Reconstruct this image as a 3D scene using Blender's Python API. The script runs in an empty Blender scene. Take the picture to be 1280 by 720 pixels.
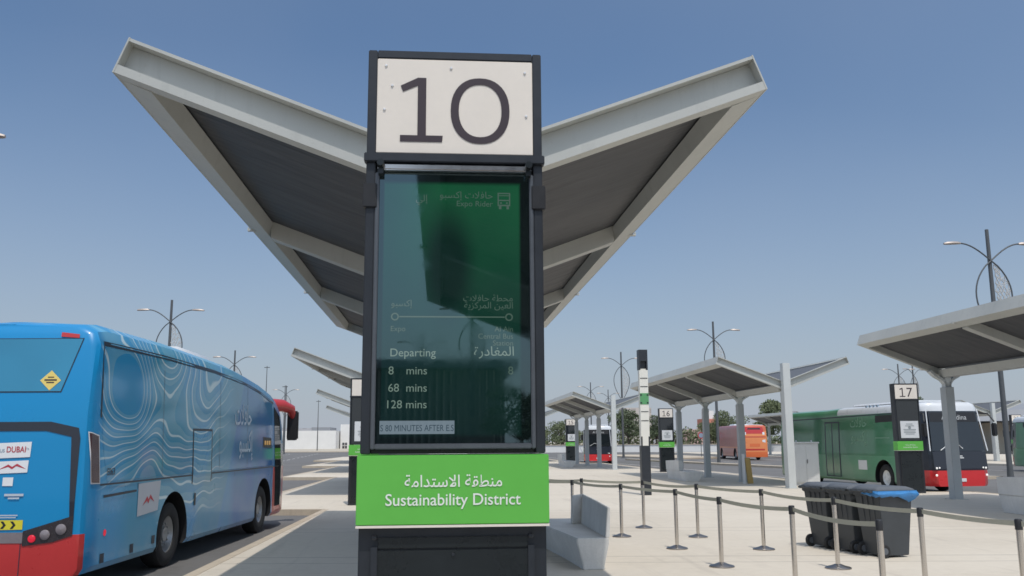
import bpy, bmesh, math, random
from mathutils import Vector, Matrix
R = math.radians
scene = bpy.context.scene
COL = scene.collection
random.seed(7)

# ------------------------------------------------------------------ materials
def rgba(c): return (c[0], c[1], c[2], 1.0)

class NT:
    def __init__(s, name):
        s.m = bpy.data.materials.new(name); s.m.use_nodes = True
        s.t = s.m.node_tree; s.n = s.t.nodes; s.l = s.t.links
        s.b = s.n['Principled BSDF']
    def node(s, typ, **kw):
        n = s.n.new(typ)
        for k, v in kw.items(): setattr(n, k, v)
        return n
    def link(s, a, b): s.l.new(a, b)
    def setin(s, sock, v):
        if isinstance(v, bpy.types.NodeSocket): s.l.new(v, sock)
        else: sock.default_value = v
    def math(s, op, a, b=0.0, c=0.0):
        n = s.node('ShaderNodeMath', operation=op)
        s.setin(n.inputs[0], a); s.setin(n.inputs[1], b); s.setin(n.inputs[2], c)
        return n.outputs[0]
    def mix(s, f, a, b, mode='MIX'):
        n = s.node('ShaderNodeMix', data_type='RGBA', blend_type=mode)
        s.setin(n.inputs[0], f)
        s.setin(n.inputs[6], rgba(a) if isinstance(a, tuple) else a)
        s.setin(n.inputs[7], rgba(b) if isinstance(b, tuple) else b)
        return n.outputs[2]
    def coord(s):
        return s.node('ShaderNodeTexCoord').outputs['Object']
    def geopos(s):
        return s.node('ShaderNodeNewGeometry').outputs['Position']
    def sep(s, v):
        n = s.node('ShaderNodeSeparateXYZ'); s.l.new(v, n.inputs[0]); return n.outputs
    def noise(s, v, scale, detail=3.0, rough=.55):
        n = s.node('ShaderNodeTexNoise'); s.l.new(v, n.inputs['Vector'])
        n.inputs['Scale'].default_value = scale; n.inputs['Detail'].default_value = detail
        n.inputs['Roughness'].default_value = rough
        return n.outputs['Fac']
    def ramp(s, f, stops):
        n = s.node('ShaderNodeValToRGB'); s.l.new(f, n.inputs[0])
        e = n.color_ramp.elements
        while len(e) < len(stops): e.new(.5)
        for el, (p, c) in zip(e, stops):
            el.position = p; el.color = rgba(c) if len(c) == 3 else c
        return n.outputs[0]
    def maprange(s, v, a, b, c=0.0, d=1.0, smooth=False):
        n = s.node('ShaderNodeMapRange'); n.clamp = True
        if smooth: n.interpolation_type = 'SMOOTHSTEP'
        s.setin(n.inputs[0], v)
        for i, x in enumerate((a, b, c, d)): n.inputs[i+1].default_value = x
        return n.outputs[0]
    def bump(s, h, strength=.3, dist=.02):
        n = s.node('ShaderNodeBump'); s.l.new(h, n.inputs['Height'])
        n.inputs['Strength'].default_value = strength; n.inputs['Distance'].default_value = dist
        s.l.new(n.outputs[0], s.b.inputs['Normal'])
    def out(s, col=None, rough=.5, metal=0.0, spec=.5, coat=0.0):
        if col is not None: s.setin(s.b.inputs['Base Color'], rgba(col) if isinstance(col, tuple) else col)
        s.setin(s.b.inputs['Roughness'], rough); s.b.inputs['Metallic'].default_value = metal
        s.b.inputs['Specular IOR Level'].default_value = spec
        s.b.inputs['Coat Weight'].default_value = coat; s.b.inputs['Coat Roughness'].default_value = .06
        return s.m

def paint(name, c, rough=.5, metal=0.0, var=.12, scale=3.0, bump=0.0, coat=0.0, dirt=0.0, spec=.5):
    k = NT(name); p = k.coord()
    a = k.noise(p, scale, 5.0)
    b = k.noise(p, scale*9, 3.0)
    f = k.math('ADD', k.math('MULTIPLY', a, .7), k.math('MULTIPLY', b, .3))
    lo = tuple(x*(1-var) for x in c); hi = tuple(min(1, x*(1+var)) for x in c)
    col = k.ramp(f, [(.3, lo), (.7, hi)])
    if dirt:
        z = k.sep(p)[2]
        d = k.math('MULTIPLY', k.maprange(z, .9, .1), k.maprange(a, .35, .7))
        col = k.mix(k.math('MULTIPLY', d, dirt), col, (.32, .28, .23))
    if bump: k.bump(b, bump, .01)
    rr = k.maprange(f, .3, .7, max(.02, rough-.06), min(1, rough+.08))
    return k.out(col, rr, metal, spec, coat)

def emit(name, c, e, rough=.15, base=(.01, .01, .01), ior=1.5):
    k = NT(name)
    k.out(base, rough); k.b.inputs['IOR'].default_value = ior
    k.b.inputs['Emission Color'].default_value = rgba(c); k.b.inputs['Emission Strength'].default_value = e
    return k.m

def mat_paving():
    k = NT('paving_concrete'); p = k.geopos(); x, y, z = k.sep(p)
    a = k.noise(p, .35, 6.0, .6); b = k.noise(p, 6.0, 5.0); c = k.noise(p, 70.0, 2.0)
    f = k.math('ADD', k.math('ADD', k.math('MULTIPLY', a, .5), k.math('MULTIPLY', b, .3)), k.math('MULTIPLY', c, .2))
    col = k.ramp(f, [(.3, (.52, .462, .38)), (.5, (.605, .542, .45)), (.72, (.665, .602, .51))])
    # darker scuffs and drips
    st = k.maprange(k.noise(p, 1.3, 8.0, .7), .60, .72, 0, .22)
    col = k.mix(st, col, (.28, .25, .22))
    tm = k.node('ShaderNodeMapping'); k.link(p, tm.inputs[0]); tm.inputs['Scale'].default_value = (2.2, .16, 1); tm.inputs['Rotation'].default_value = (0, 0, .25)
    col = k.mix(k.maprange(k.noise(tm.outputs[0], 1.6, 5.0, .6), .57, .70, 0, .20), col, (.30, .265, .23))
    gum = k.node('ShaderNodeTexVoronoi'); k.link(p, gum.inputs['Vector']); gum.inputs['Scale'].default_value = 1.7
    col = k.mix(k.maprange(gum.outputs['Distance'], .018, .03, .5, 0), col, (.20, .18, .16))
    def joint(v, period, off):
        fr = k.math('FRACT', k.math('ADD', k.math('DIVIDE', v, period), off))
        d = k.math('MULTIPLY', k.math('ABSOLUTE', k.math('SUBTRACT', fr, .5)), period)
        return k.maprange(d, .009, .018, 1.0, 0.0)
    yy = k.math('ADD', y, k.math('MULTIPLY', x, .10))
    xx = k.math('SUBTRACT', x, k.math('MULTIPLY', y, .10))
    j = k.math('MAXIMUM', joint(yy, 4.7, .42), k.math('MULTIPLY', joint(yy, 4.7, .57), .8))
    col = k.mix(k.math('MULTIPLY', j, .85), col, (.17, .15, .13))
    k.bump(c, .12, .004)
    return k.out(col, .78, 0, .35)

def mat_asphalt():
    k = NT('asphalt'); p = k.geopos(); x, y, z = k.sep(p)
    a = k.noise(p, .12, 5.0); b = k.noise(p, 40.0, 3.0); c = k.noise(p, 2.0, 6.0, .65)
    f = k.math('ADD', k.math('MULTIPLY', a, .5), k.math('ADD', k.math('MULTIPLY', b, .2), k.math('MULTIPLY', c, .3)))
    col = k.ramp(f, [(.3, (.125, .122, .12)), (.55, (.165, .16, .156)), (.75, (.205, .198, .19))])
    oil = k.maprange(k.noise(p, .9, 7.0, .7), .58, .72, 0, .45)
    col = k.mix(oil, col, (.075, .073, .07))
    k.bump(b, .35, .006)
    return k.out(col, .85, 0, .3)

def mat_sand():
    k = NT('sandy_verge'); p = k.geopos()
    a = k.noise(p, .05, 6.0); b = k.noise(p, 2.0, 4.0)
    f = k.math('ADD', k.math('MULTIPLY', a, .6), k.math('MULTIPLY', b, .4))
    return k.out(k.ramp(f, [(.3, (.40, .35, .28)), (.7, (.52, .47, .39))]), .95, 0, .2)

def mat_membrane():
    k = NT('shade_membrane'); p = k.coord(); x, y, z = k.sep(p)
    a = k.noise(p, .6, 4.0)
    m = k.node('ShaderNodeMapping'); k.link(p, m.inputs[0]); m.inputs['Scale'].default_value = (.5, 1.7, .5)
    w = k.noise(m.outputs[0], 1.1, 3.0)
    col = k.ramp(a, [(.3, (.056, .059, .066)), (.7, (.082, .083, .088))])
    sm = k.math('ABSOLUTE', k.math('SUBTRACT', k.math('FRACT', k.math('DIVIDE', y, 1.71)), .5))
    col = k.mix(k.maprange(sm, .006, .014, .35, 0), col, (.03, .03, .035))
    k.bump(w, .55, .12)
    return k.out(col, .62, 0, .35)

def mat_coach(name='blue_wave_livery', glass=False):
    k = NT(name); p = k.coord(); x, y, z = k.sep(p)
    tone = k.noise(p, .7, 3.0)
    # base gradient along the coach
    g = k.ramp(k.maprange(y, 0.0, 10.3), [(0.0, (.006, .25, .53)), (.035, (.010, .24, .54)), (.05, (.035, .32, .62)), (.35, (.03, .30, .62)), (.58, (.025, .26, .56)), (.62, (.03, .165, .44)), (1.0, (.04, .17, .42))])
    teal = k.maprange(k.noise(p, .45, 2.0), .42, .62)
    g = k.mix(k.math('MULTIPLY', teal, k.math('MULTIPLY', k.maprange(y, .6, 1.5), .55)), g, (.04, .30, .40))
    # diagonal swathe in the middle
    d = k.math('ADD', y, k.math('MULTIPLY', z, -.55))
    sw = k.math('MULTIPLY', k.maprange(d, 3.7, 3.95, 0, 1, True), k.maprange(d, 5.1, 5.25, 1, 0, True))
    g = k.mix(k.math('MULTIPLY', sw, .5), g, (.10, .33, .40))
    # contour lines: a hill, a hollow hanging from the roof edge and slow waves below
    def bell(u0, z0, su, sz, amp):
        a = k.math('POWER', k.math('ABSOLUTE', k.math('DIVIDE', k.math('SUBTRACT', y, u0), su)), 2.0)
        b = k.math('POWER', k.math('ABSOLUTE', k.math('DIVIDE', k.math('SUBTRACT', z, z0), sz)), 2.0)
        return k.math('MULTIPLY', k.math('EXPONENT', k.math('MULTIPLY', k.math('ADD', a, b), -1.0)), amp)
    f = k.math('MULTIPLY', z, 1.9)
    for args in ((1.25, 2.62, .75, .55, 3.2), (2.75, 3.45, .95, .62, -3.6), (.35, 1.75, .8, .7, 1.0), (3.4, 2.05, 1.0, .5, .9), (1.9, 1.55, .8, .35, -.7), (4.6, 2.6, .8, .9, 1.2)):
        f = k.math('ADD', f, bell(*args))
    f = k.math('ADD', f, k.math('MULTIPLY', k.noise(p, .8, 1.0), 1.6))
    f = k.math('MINIMUM', f, 7.72)
    fr = k.math('FRACT', k.math('MULTIPLY', f, 1.95))
    ln = k.maprange(k.math('ABSOLUTE', k.math('SUBTRACT', fr, .5)), .045, .085, 1, 0)
    band = k.maprange(fr, .1, .9, 0, .42)
    msk = k.math('MULTIPLY', k.maprange(y, .30, .5), k.maprange(k.math('ADD', y, k.math('MULTIPLY', z, -.3)), 4.1, 5.4, 1, 0))
    msk = k.math('MULTIPLY', msk, k.maprange(k.math('ADD', z, k.math('MULTIPLY', k.maprange(y, 1.7, 2.5), .6)), 1.25, 1.5))
    g = k.mix(k.math('MULTIPLY', band, msk), g, (.25, .50, .60))
    g = k.mix(k.math('MULTIPLY', ln, k.math('MULTIPLY', msk, .8)), g, (.66, .82, .86))
    # road dust low down
    dust = k.math('MULTIPLY', k.maprange(z, 1.0, .25), k.maprange(k.noise(p, 2.2, 5.0), .3, .7, .08, .42))
    dust = k.math('MULTIPLY', dust, k.maprange(y, .2, .6))
    g = k.mix(dust, g, (.40, .46, .52))
    if glass:
        return k.out(k.mix(.06, g, (.02, .05, .09)), .09, 0, .45, .2)
    return k.out(g, k.maprange(tone, .3, .7, .24, .36), 0, .35, .22)

def mat_greenbus(name='green_livery', glass=False):
    k = NT(name); p = k.coord(); x, y, z = k.sep(p)
    n = k.noise(p, .5, 4.0); n2 = k.noise(p, 2.0, 3.0)
    g = k.ramp(n, [(.3, (.075, .255, .13)), (.7, (.11, .36, .19))])
    g = k.mix(k.math('MULTIPLY', k.maprange(n2, .45, .65), .25), g, (.14, .28, .17))
    d = k.math('ADD', y, k.math('MULTIPLY', z, .55))
    sw = k.math('MULTIPLY', k.maprange(d, 6.0, 6.05), k.maprange(d, 7.0, 6.9))
    g = k.mix(k.math('MULTIPLY', sw, .3), g, (.2, .36, .24))
    dust = k.math('MULTIPLY', k.maprange(z, 1.0, .3), .3)
    g = k.mix(dust, g, (.30, .34, .28))
    if glass: return k.out(k.mix(.25, g, (.02, .04, .03)), .08, 0, .5, .3)
    return k.out(g, .28, 0, .5, .4)

def mat_orangebus():
    k = NT('orange_livery'); p = k.coord(); x, y, z = k.sep(p)
    g = k.ramp(k.maprange(y, 0, 12), [(0, (.75, .17, .05)), (.03, (.45, .09, .05)), (.5, (.33, .06, .06)), (1, (.26, .06, .06))])
    g = k.mix(k.maprange(k.noise(p, .8, 3.0), .5, .7, 0, .3), g, (.5, .12, .10))
    return k.out(g, .35, 0, .5, .3)

def mat_display():
    k = NT('lit_display'); p = k.coord(); x, y, z = k.sep(p)
    n = k.noise(p, 1.6, 3.0)
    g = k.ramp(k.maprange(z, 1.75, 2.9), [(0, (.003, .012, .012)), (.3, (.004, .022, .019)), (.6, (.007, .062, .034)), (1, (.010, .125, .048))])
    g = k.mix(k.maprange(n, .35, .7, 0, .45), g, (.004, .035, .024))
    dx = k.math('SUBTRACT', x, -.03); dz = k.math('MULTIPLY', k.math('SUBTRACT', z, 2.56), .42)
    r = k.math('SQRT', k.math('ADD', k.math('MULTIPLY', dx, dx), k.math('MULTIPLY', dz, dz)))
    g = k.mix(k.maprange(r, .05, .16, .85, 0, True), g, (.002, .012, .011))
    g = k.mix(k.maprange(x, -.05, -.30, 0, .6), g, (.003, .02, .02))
    edge = k.math('MAXIMUM', k.math('MAXIMUM', k.maprange(x, .300, .312, 0, 1), k.maprange(x, -.325, -.333, 0, 1)), k.math('MAXIMUM', k.maprange(z, 2.945, 2.965, 0, 1), k.maprange(z, 1.79, 1.77, 0, 1)))
    g = k.mix(edge, g, (.001, .002, .002))
    k.out((.004, .007, .007), k.maprange(k.noise(p, 5.0, 6.0, .7), .45, .7, .015, .09), 0, .5)
    k.b.inputs['IOR'].default_value = 2.1; k.b.inputs['Specular Tint'].default_value = (.66, .92, 1.0, 1)
    k.l.new(g, k.b.inputs['Emission Color']); k.b.inputs['Emission Strength'].default_value = .62
    return k.m

def mat_glass(name, c, rough=.05):
    k = NT(name); p = k.coord()
    n = k.noise(p, .8, 2.0)
    g = k.ramp(n, [(.3, tuple(v*.8 for v in c)), (.7, c)])
    k.out(g, rough, 0, .6, 0)
    k.b.inputs['IOR'].default_value = 1.6
    return k.m

def mat_slats():
    k = NT('pavilion_slats'); p = k.coord(); x, y, z = k.sep(p)
    fr = k.math('FRACT', k.math('MULTIPLY', x, 1.6))
    f = k.maprange(k.math('ABSOLUTE', k.math('SUBTRACT', fr, .5)), .12, .3)
    return k.out(k.mix(f, (.34, .33, .30), (.16, .16, .15)), .7)

def mat_foliage(name, lo, mid, hi):
    k = NT(name); p = k.geopos()
    a = k.noise(p, .5, 3.0); b = k.noise(p, 4.0, 2.0)
    f = k.math('ADD', k.math('MULTIPLY', a, .6), k.math('MULTIPLY', b, .4))
    return k.out(k.ramp(f, [(.32, lo), (.5, mid), (.68, hi)]), .9, 0, .05)

def mat_concrete(name, c, streak=.35):
    k = NT(name); p = k.coord(); x, y, z = k.sep(p)
    a = k.noise(p, 1.8, 6.0, .6); b = k.noise(p, 45.0, 3.0)
    m = k.node('ShaderNodeMapping'); k.link(p, m.inputs[0]); m.inputs['Scale'].default_value = (6, 6, .6)
    s = k.noise(m.outputs[0], 2.0, 4.0)
    f = k.math('ADD', k.math('MULTIPLY', a, .65), k.math('MULTIPLY', b, .35))
    col = k.ramp(f, [(.3, tuple(v*.82 for v in c)), (.7, tuple(v*1.1 for v in c))])
    col = k.mix(k.maprange(s, .52, .7, 0, streak), col, tuple(v*.55 for v in c))
    k.bump(b, .2, .004)
    return k.out(col, .8, 0, .3)

def mat_haze_building(name, c, wx=3.2, wz=3.4, dark=.45):
    k = NT(name); p = k.coord(); x, y, z = k.sep(p)
    fx = k.math('ABSOLUTE', k.math('SUBTRACT', k.math('FRACT', k.math('DIVIDE', x, wx)), .5))
    fz = k.math('ABSOLUTE', k.math('SUBTRACT', k.math('FRACT', k.math('DIVIDE', z, wz)), .5))
    w = k.math('MULTIPLY', k.maprange(fx, .25, .27, 1, 0), k.maprange(fz, .22, .24, 1, 0))
    col = k.mix(k.math('MULTIPLY', w, dark), c, tuple(v*.35 for v in c))
    return k.out(k.mix(k.maprange(k.noise(p, .3, 4.0), .4, .7, 0, .2), col, tuple(v*.8 for v in c)), .8)

def mat_lattice():
    k = NT('lattice_white_metal'); p = k.coord()
    return k.out((.55, .54, .52), .5)

def mat_steel(name, c):
    k = NT(name); p = k.coord()
    m = k.node('ShaderNodeMapping'); k.link(p, m.inputs[0]); m.inputs['Scale'].default_value = (5, 5, .7)
    a = k.noise(p, .9, 5.0); st = k.noise(m.outputs[0], 1.6, 5.0, .65); sp = k.noise(p, 26.0, 3.0)
    col = k.ramp(a, [(.3, tuple(v*.93 for v in c)), (.7, tuple(v*1.05 for v in c))])
    col = k.mix(k.maprange(st, .54, .74, 0, .28), col, tuple(v*.62 for v in c))
    col = k.mix(k.maprange(sp, .62, .72, 0, .15), col, (.30, .26, .21))
    return k.out(col, k.maprange(a, .3, .7, .45, .6), 0, .4)

M = dict(
    paving=mat_paving(), asphalt=mat_asphalt(), sand=mat_sand(), membrane=mat_membrane(),
    kerb=mat_concrete('kerb_concrete', (.53, .45, .35), .2),
    column=paint('column_paint_shaded', (.42, .44, .44), .5, 0, .05, 1.2), steel=mat_steel('canopy_paint', (.48, .485, .455)),  # column: column paint with the canopy shade put into its colour
    steel_lit=paint('column_paint_sunlit', (.56, .58, .57), .5, 0, .05, 1.2),  # same column paint, lightened for the sunlit near column and brackets
    roof_top=paint('canopy_top_sheet', (.11, .115, .125), .6, 0, .06),
    totem=paint('totem_dark_paint', (.021, .025, .032), .42, 0, .18, 5.0),
    totem_hi=paint('totem_edge_metal', (.11, .12, .135), .35, .3, .1, 5.0),
    totem_base=paint('totem_base_panel', (.013, .017, .019), .28, 0, .25, 3.0),
    sign_white=paint('sign_cream_white', (.82, .745, .655), .55, 0, .03, 4.0),
    digit=paint('digit_brown', (.045, .030, .038), .5, 0, .08),
    sign_green=paint('sign_green_vinyl', (.13, .50, .075), .42, 0, .04, 2.0),
    lettering=paint('lettering_white', (.82, .85, .78), .5, 0, .03),
    poster=paint('poster_paper', (.72, .73, .74), .6, 0, .05, 6.0),
    poster_ink=paint('poster_ink', (.30, .33, .34), .6, 0, .1),
    chrome=paint('bright_steel', (.60, .565, .53), .2, 1.0, .03, 3.0), chrome_base=paint('base_steel', (.34, .31, .285), .34, 1.0, .06, 6.0),
    belt=paint('belt_webbing', (.44, .43, .35), .85, 0, .06, 20.0),
    black=paint('black_plastic', (.018, .018, .02), .45, 0, .2, 6.0),
    rubber=paint('tyre_rubber', (.022, .022, .023), .8, 0, .25, 8.0),
    rim=paint('wheel_rim', (.38, .39, .40), .38, .7, .12, 6.0),
    rim_white=paint('wheel_rim_pale', (.80, .81, .80), .5, .0, .12, 6.0),
    bin=paint('bin_plastic', (.050, .056, .062), .5, 0, .16, 4.0, .05),
    bin_lid=paint('bin_lid_plastic', (.105, .115, .13), .5, 0, .14, 4.0, .05),
    bag=paint('blue_bag_film', (.045, .21, .48), .3, 0, .15, 9.0, .1),
    bench=mat_concrete('bench_concrete', (.68, .67, .64), .15),
    cabinet=paint('cabinet_grey', (.62, .63, .63), .45, 0, .04, 2.0),
    lamp=paint('lamp_pole_paint', (.11, .115, .12), .5, .2, .1, 3.0),
    lamp_head=paint('lamp_head_alloy', (.42, .36, .32), .45, .2, .1),
    lattice=mat_lattice(),
    pylon=paint('pylon_cream', (.74, .72, .65), .5, 0, .04),
    pylon_green=paint('pylon_green', (.10, .32, .13), .5, 0, .06),
    coach=mat_coach(), coach_glass=mat_coach('wrapped_side_glass', True), coach_red=paint('coach_red', (.55, .035, .035), .3, 0, .06, 2.0, 0, .4),
    coach_white=paint('coach_white', (.70, .72, .74), .3, 0, .04, 2.0, 0, .3),
    band=paint('gloss_black_trim', (.018, .022, .035), .18, 0, .1, 3.0, 0, .3),
    seal=paint('dark_window_seal', (.02, .03, .05), .4, 0, .1),
    rear_glass=mat_glass('wrapped_rear_glass', (.03, .25, .42), .08),
    dark_glass=mat_glass('dark_glass', (.014, .018, .022), .04),
    windscreen=mat_glass('windscreen', (.014, .019, .023), .03),
    tail_red=emit('tail_lamp_red', (.9, .02, .06), .45, .2, (.4, .01, .02)),
    tail_grey=paint('lamp_lens_grey', (.22, .19, .20), .2, 0, .1, 9.0, 0, .4),
    lens_dark=paint('lamp_lens_dark', (.035, .028, .032), .25, 0, .2, 9.0, 0, .1),
    lens_redbrown=paint('side_lamp_lens', (.05, .014, .02), .15, 0, .2, 9.0, 0, .4),
    white=paint('decal_white', (.78, .79, .80), .45, 0, .03),
    sticker_pale=paint('sticker_pale', (.50, .54, .60), .4, 0, .05), decal_pale=paint('decal_pale_blue', (.48, .60, .74), .35, 0, .05),
    decal_red=paint('decal_red', (.50, .05, .07), .45, 0, .05),
    decal_grey=paint('decal_grey', (.25, .33, .42), .45, 0, .05),
    yellow=paint('decal_yellow', (.72, .62, .04), .45, 0, .05),
    sign_yellow=paint('diamond_yellow', (.75, .58, .16), .5, 0, .05),
    amber=emit('amber_led', (.9, .5, .1), .35),
    green=mat_greenbus(), green_glass=mat_greenbus('wrapped_green_glass', True), bus_red=paint('bus_red', (.68, .03, .035), .3, 0, .05, 2.0, 0, .4),
    decal_green=paint('decal_pale_green', (.20, .38, .25), .4, 0, .05),
    orange=mat_orangebus(), orange_hi=paint('bus_orange', (.80, .27, .10), .4, 0, .05),
    headlamp=emit('headlamp_glass', (1, .97, .9), .5, .1, (.7, .7, .7)),
    led_white=emit('led_sign_text', (.8, .85, .9), .55),
    ochre=paint('ochre_board', (.42, .29, .10), .7, 0, .15, 5.0),
    display=mat_display(),
    disp_text=emit('display_text', (.60, .85, .72), .24, .025, (.004, .007, .007), 2.0),
    disp_dim=emit('display_text_dim', (.35, .60, .48), .17, .025, (.004, .007, .007), 2.0),
    ticker=emit('display_ticker', (.55, .72, .86), .27, .025, (.004, .007, .007), 2.0),
    ticker_ink=emit('display_ticker_ink', (.05, .1, .14), .5, .05),
    bark=paint('bark', (.13, .10, .075), .9, 0, .3, 6.0, .4),
    leaf_a=mat_foliage('foliage_hazy_dark', (.085, .108, .062), (.12, .148, .088), (.16, .19, .12)),
    leaf_b=mat_foliage('foliage_olive', (.12, .145, .08), (.16, .185, .105), (.21, .235, .145)),
    white_wall=paint('rendered_wall_white', (.74, .73, .71), .8, 0, .05, .4),
    dark_opening=paint('dark_opening', (.05, .05, .055), .5, 0, .2),
    roof_grey=paint('far_roof_grey', (.26, .27, .29), .7, 0, .1, .3),
    beige_wall=paint('beige_wall', (.55, .48, .38), .8, 0, .08, .4),
    tower_beige=mat_haze_building('hazy_beige_tower', (.50, .46, .43)),
    tower_grey=mat_haze_building('hazy_grey_tower', (.42, .42, .45)),
    tower_red=mat_haze_building('hazy_red_tower', (.55, .22, .16), 4, 5, .25),
    pink_wall=mat_haze_building('hazy_pink_block', (.52, .36, .33), 60, 3.0, .3),
    slats=mat_slats(), line=paint('road_paint_white', (.62, .61, .58), .7, 0, .12, 3.0),
    sign_red=paint('road_sign_red', (.45, .04, .05), .5),
)

# ------------------------------------------------------------------ mesh helpers
class MB:
    def __init__(s): s.v = []; s.f = []; s.mi = []
    def add(s, vs, fs, mi=0):
        o = len(s.v); s.v += [tuple(v) for v in vs]
        for f in fs: s.f.append([i+o for i in f]); s.mi.append(mi)
        return s
    def box(s, x0, x1, y0, y1, z0, z1, mi=0):
        return s.add([(x0,y0,z0),(x1,y0,z0),(x1,y1,z0),(x0,y1,z0),(x0,y0,z1),(x1,y0,z1),(x1,y1,z1),(x0,y1,z1)],
                     [(0,3,2,1),(4,5,6,7),(0,1,5,4),(1,2,6,5),(2,3,7,6),(3,0,4,7)], mi)
    def loft(s, rings, closed=True, caps=True, mi=0):
        n = len(rings[0]); vs = [p for r in rings for p in r]; fs = []
        for i in range(len(rings)-1):
            for j in range(n if closed else n-1):
                k = (j+1) % n
                fs.append((i*n+j, i*n+k, (i+1)*n+k, (i+1)*n+j))
        if caps:
            fs.append(tuple(range(n))); fs.append(tuple((len(rings)-1)*n+i for i in range(n)))
        return s.add(vs, fs, mi)
    def prism(s, poly, d0, d1, axis='y', mi=0):
        f = {'y': lambda a, b, d: (a, d, b), 'x': lambda a, b, d: (d, a, b), 'z': lambda a, b, d: (a, b, d)}[axis]
        return s.loft([[f(a, b, d0) for a, b in poly], [f(a, b, d1) for a, b in poly]], True, True, mi)
    def bar(s, p, q, w, h, up=(0, 0, 1), mi=0):
        p = Vector(p); q = Vector(q); d = (q-p).normalized(); u = Vector(up); r = d.cross(u).normalized(); u = r.cross(d).normalized()
        ring = lambda c: [c-r*w/2-u*h/2, c+r*w/2-u*h/2, c+r*w/2+u*h/2, c-r*w/2+u*h/2]
        return s.loft([ring(p), ring(q)], True, True, mi)
    def tube(s, path, rad, n=8, mi=0):
        path = [Vector(p) for p in path]; rings = []
        for i, p in enumerate(path):
            d = (path[min(i+1, len(path)-1)]-path[max(i-1, 0)]).normalized()
            a = Vector((1, 0, 0)) if abs(d.x) < .8 else Vector((0, 1, 0))
            u = d.cross(a).normalized(); w = d.cross(u).normalized()
            r = rad[i] if isinstance(rad, (list, tuple)) else rad
            rings.append([p+u*r*math.cos(2*math.pi*j/n)+w*r*math.sin(2*math.pi*j/n) for j in range(n)])
        return s.loft(rings, True, True, mi)
    def lathe(s, prof, c=(0, 0, 0), axis='z', n=24, mi=0, caps=True):
        rings = []
        for r, h in prof:
            ring = []
            for j in range(n):
                a = 2*math.pi*j/n; u, v = r*math.cos(a), r*math.sin(a)
                ring.append({'z': (c[0]+u, c[1]+v, c[2]+h), 'x': (c[0]+h, c[1]+u, c[2]+v), 'y': (c[0]+u, c[1]+h, c[2]+v)}[axis])
            rings.append(ring)
        return s.loft(rings, True, caps, mi)
    def xf(s, fn): s.v = [tuple(fn(*v)) for v in s.v]; return s
    def build(s, name, mats, parent=None, smooth=False, bevel=0.0, recalc=True, link=True):
        me = bpy.data.meshes.new(name); me.from_pydata(s.v, [], s.f)
        if not isinstance(mats, (list, tuple)): mats = [mats]
        for m in mats: me.materials.append(m)
        me.polygons.foreach_set('material_index', s.mi)
        if recalc or bevel:
            bm = bmesh.new(); bm.from_mesh(me)
            if recalc: bmesh.ops.recalc_face_normals(bm, faces=bm.faces)
            if bevel:
                es = [e for e in bm.edges if len(e.link_faces) == 2 and e.calc_face_angle(0) > R(35)]
                bmesh.ops.bevel(bm, geom=es, offset=bevel, segments=2, affect='EDGES', clamp_overlap=True)
            bm.to_mesh(me); bm.free()
        if smooth or bevel:
            me.shade_smooth(); me.set_sharp_from_angle(angle=R(38))
        ob = bpy.data.objects.new(name, me)
        if link: COL.objects.link(ob)
        if parent: ob.parent = parent
        return ob

def tag(o, label, cat, group=None, kind=None):
    o['label'] = label; o['category'] = cat
    if group: o['group'] = group
    if kind: o['kind'] = kind
    return o
def thing(name, label, cat, loc=(0, 0, 0), rz=0.0, group=None):
    o = bpy.data.objects.new(name, None); COL.objects.link(o); o.location = loc; o.rotation_euler = (0, 0, rz)
    o.empty_display_size = .2
    return tag(o, label, cat, group)
def struct(o): o['kind'] = 'structure'; return o
def copy_tree(o, parent=None):
    c = o.copy(); COL.objects.link(c)
    if parent: c.parent = parent
    for ch in list(o.children): copy_tree(ch, c)
    return c
def place(proto, loc, rz, label):
    c = copy_tree(proto); c.location = loc; c.rotation_euler = (0, 0, rz); c['label'] = label; return c

# ------------------------------------------------------------------ lettering
_AR = {'ا':(0xFE8D,0),'إ':(0xFE87,0),'ب':(0xFE8F,1),'ة':(0xFE93,0),'ت':(0xFE95,1),'ح':(0xFEA1,1),'د':(0xFEA9,0),'ر':(0xFEAD,0),'ز':(0xFEAF,0),'س':(0xFEB1,1),'ط':(0xFEC1,1),'ع':(0xFEC9,1),'غ':(0xFECD,1),'ف':(0xFED1,1),'ق':(0xFED5,1),'ك':(0xFED9,1),'ل':(0xFEDD,1),'م':(0xFEE1,1),'ن':(0xFEE5,1),'و':(0xFEED,0),'ي':(0xFEF1,1)}
def arabic(s):
    out = []; i = 0; prev = False
    while i < len(s):
        c = s[i]
        if c not in _AR: out.append(c); prev = False; i += 1; continue
        if c == 'ل' and i+1 < len(s) and s[i+1] == 'ا':
            out.append(chr(0xFEFC if prev else 0xFEFB)); prev = False; i += 2; continue
        b, dual = _AR[c]; nxt = dual and i+1 < len(s) and s[i+1] in _AR
        out.append(chr(b+(3 if prev and nxt else 2 if nxt else 1 if prev else 0))); prev = bool(dual); i += 1
    return ''.join(reversed(out))
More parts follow.
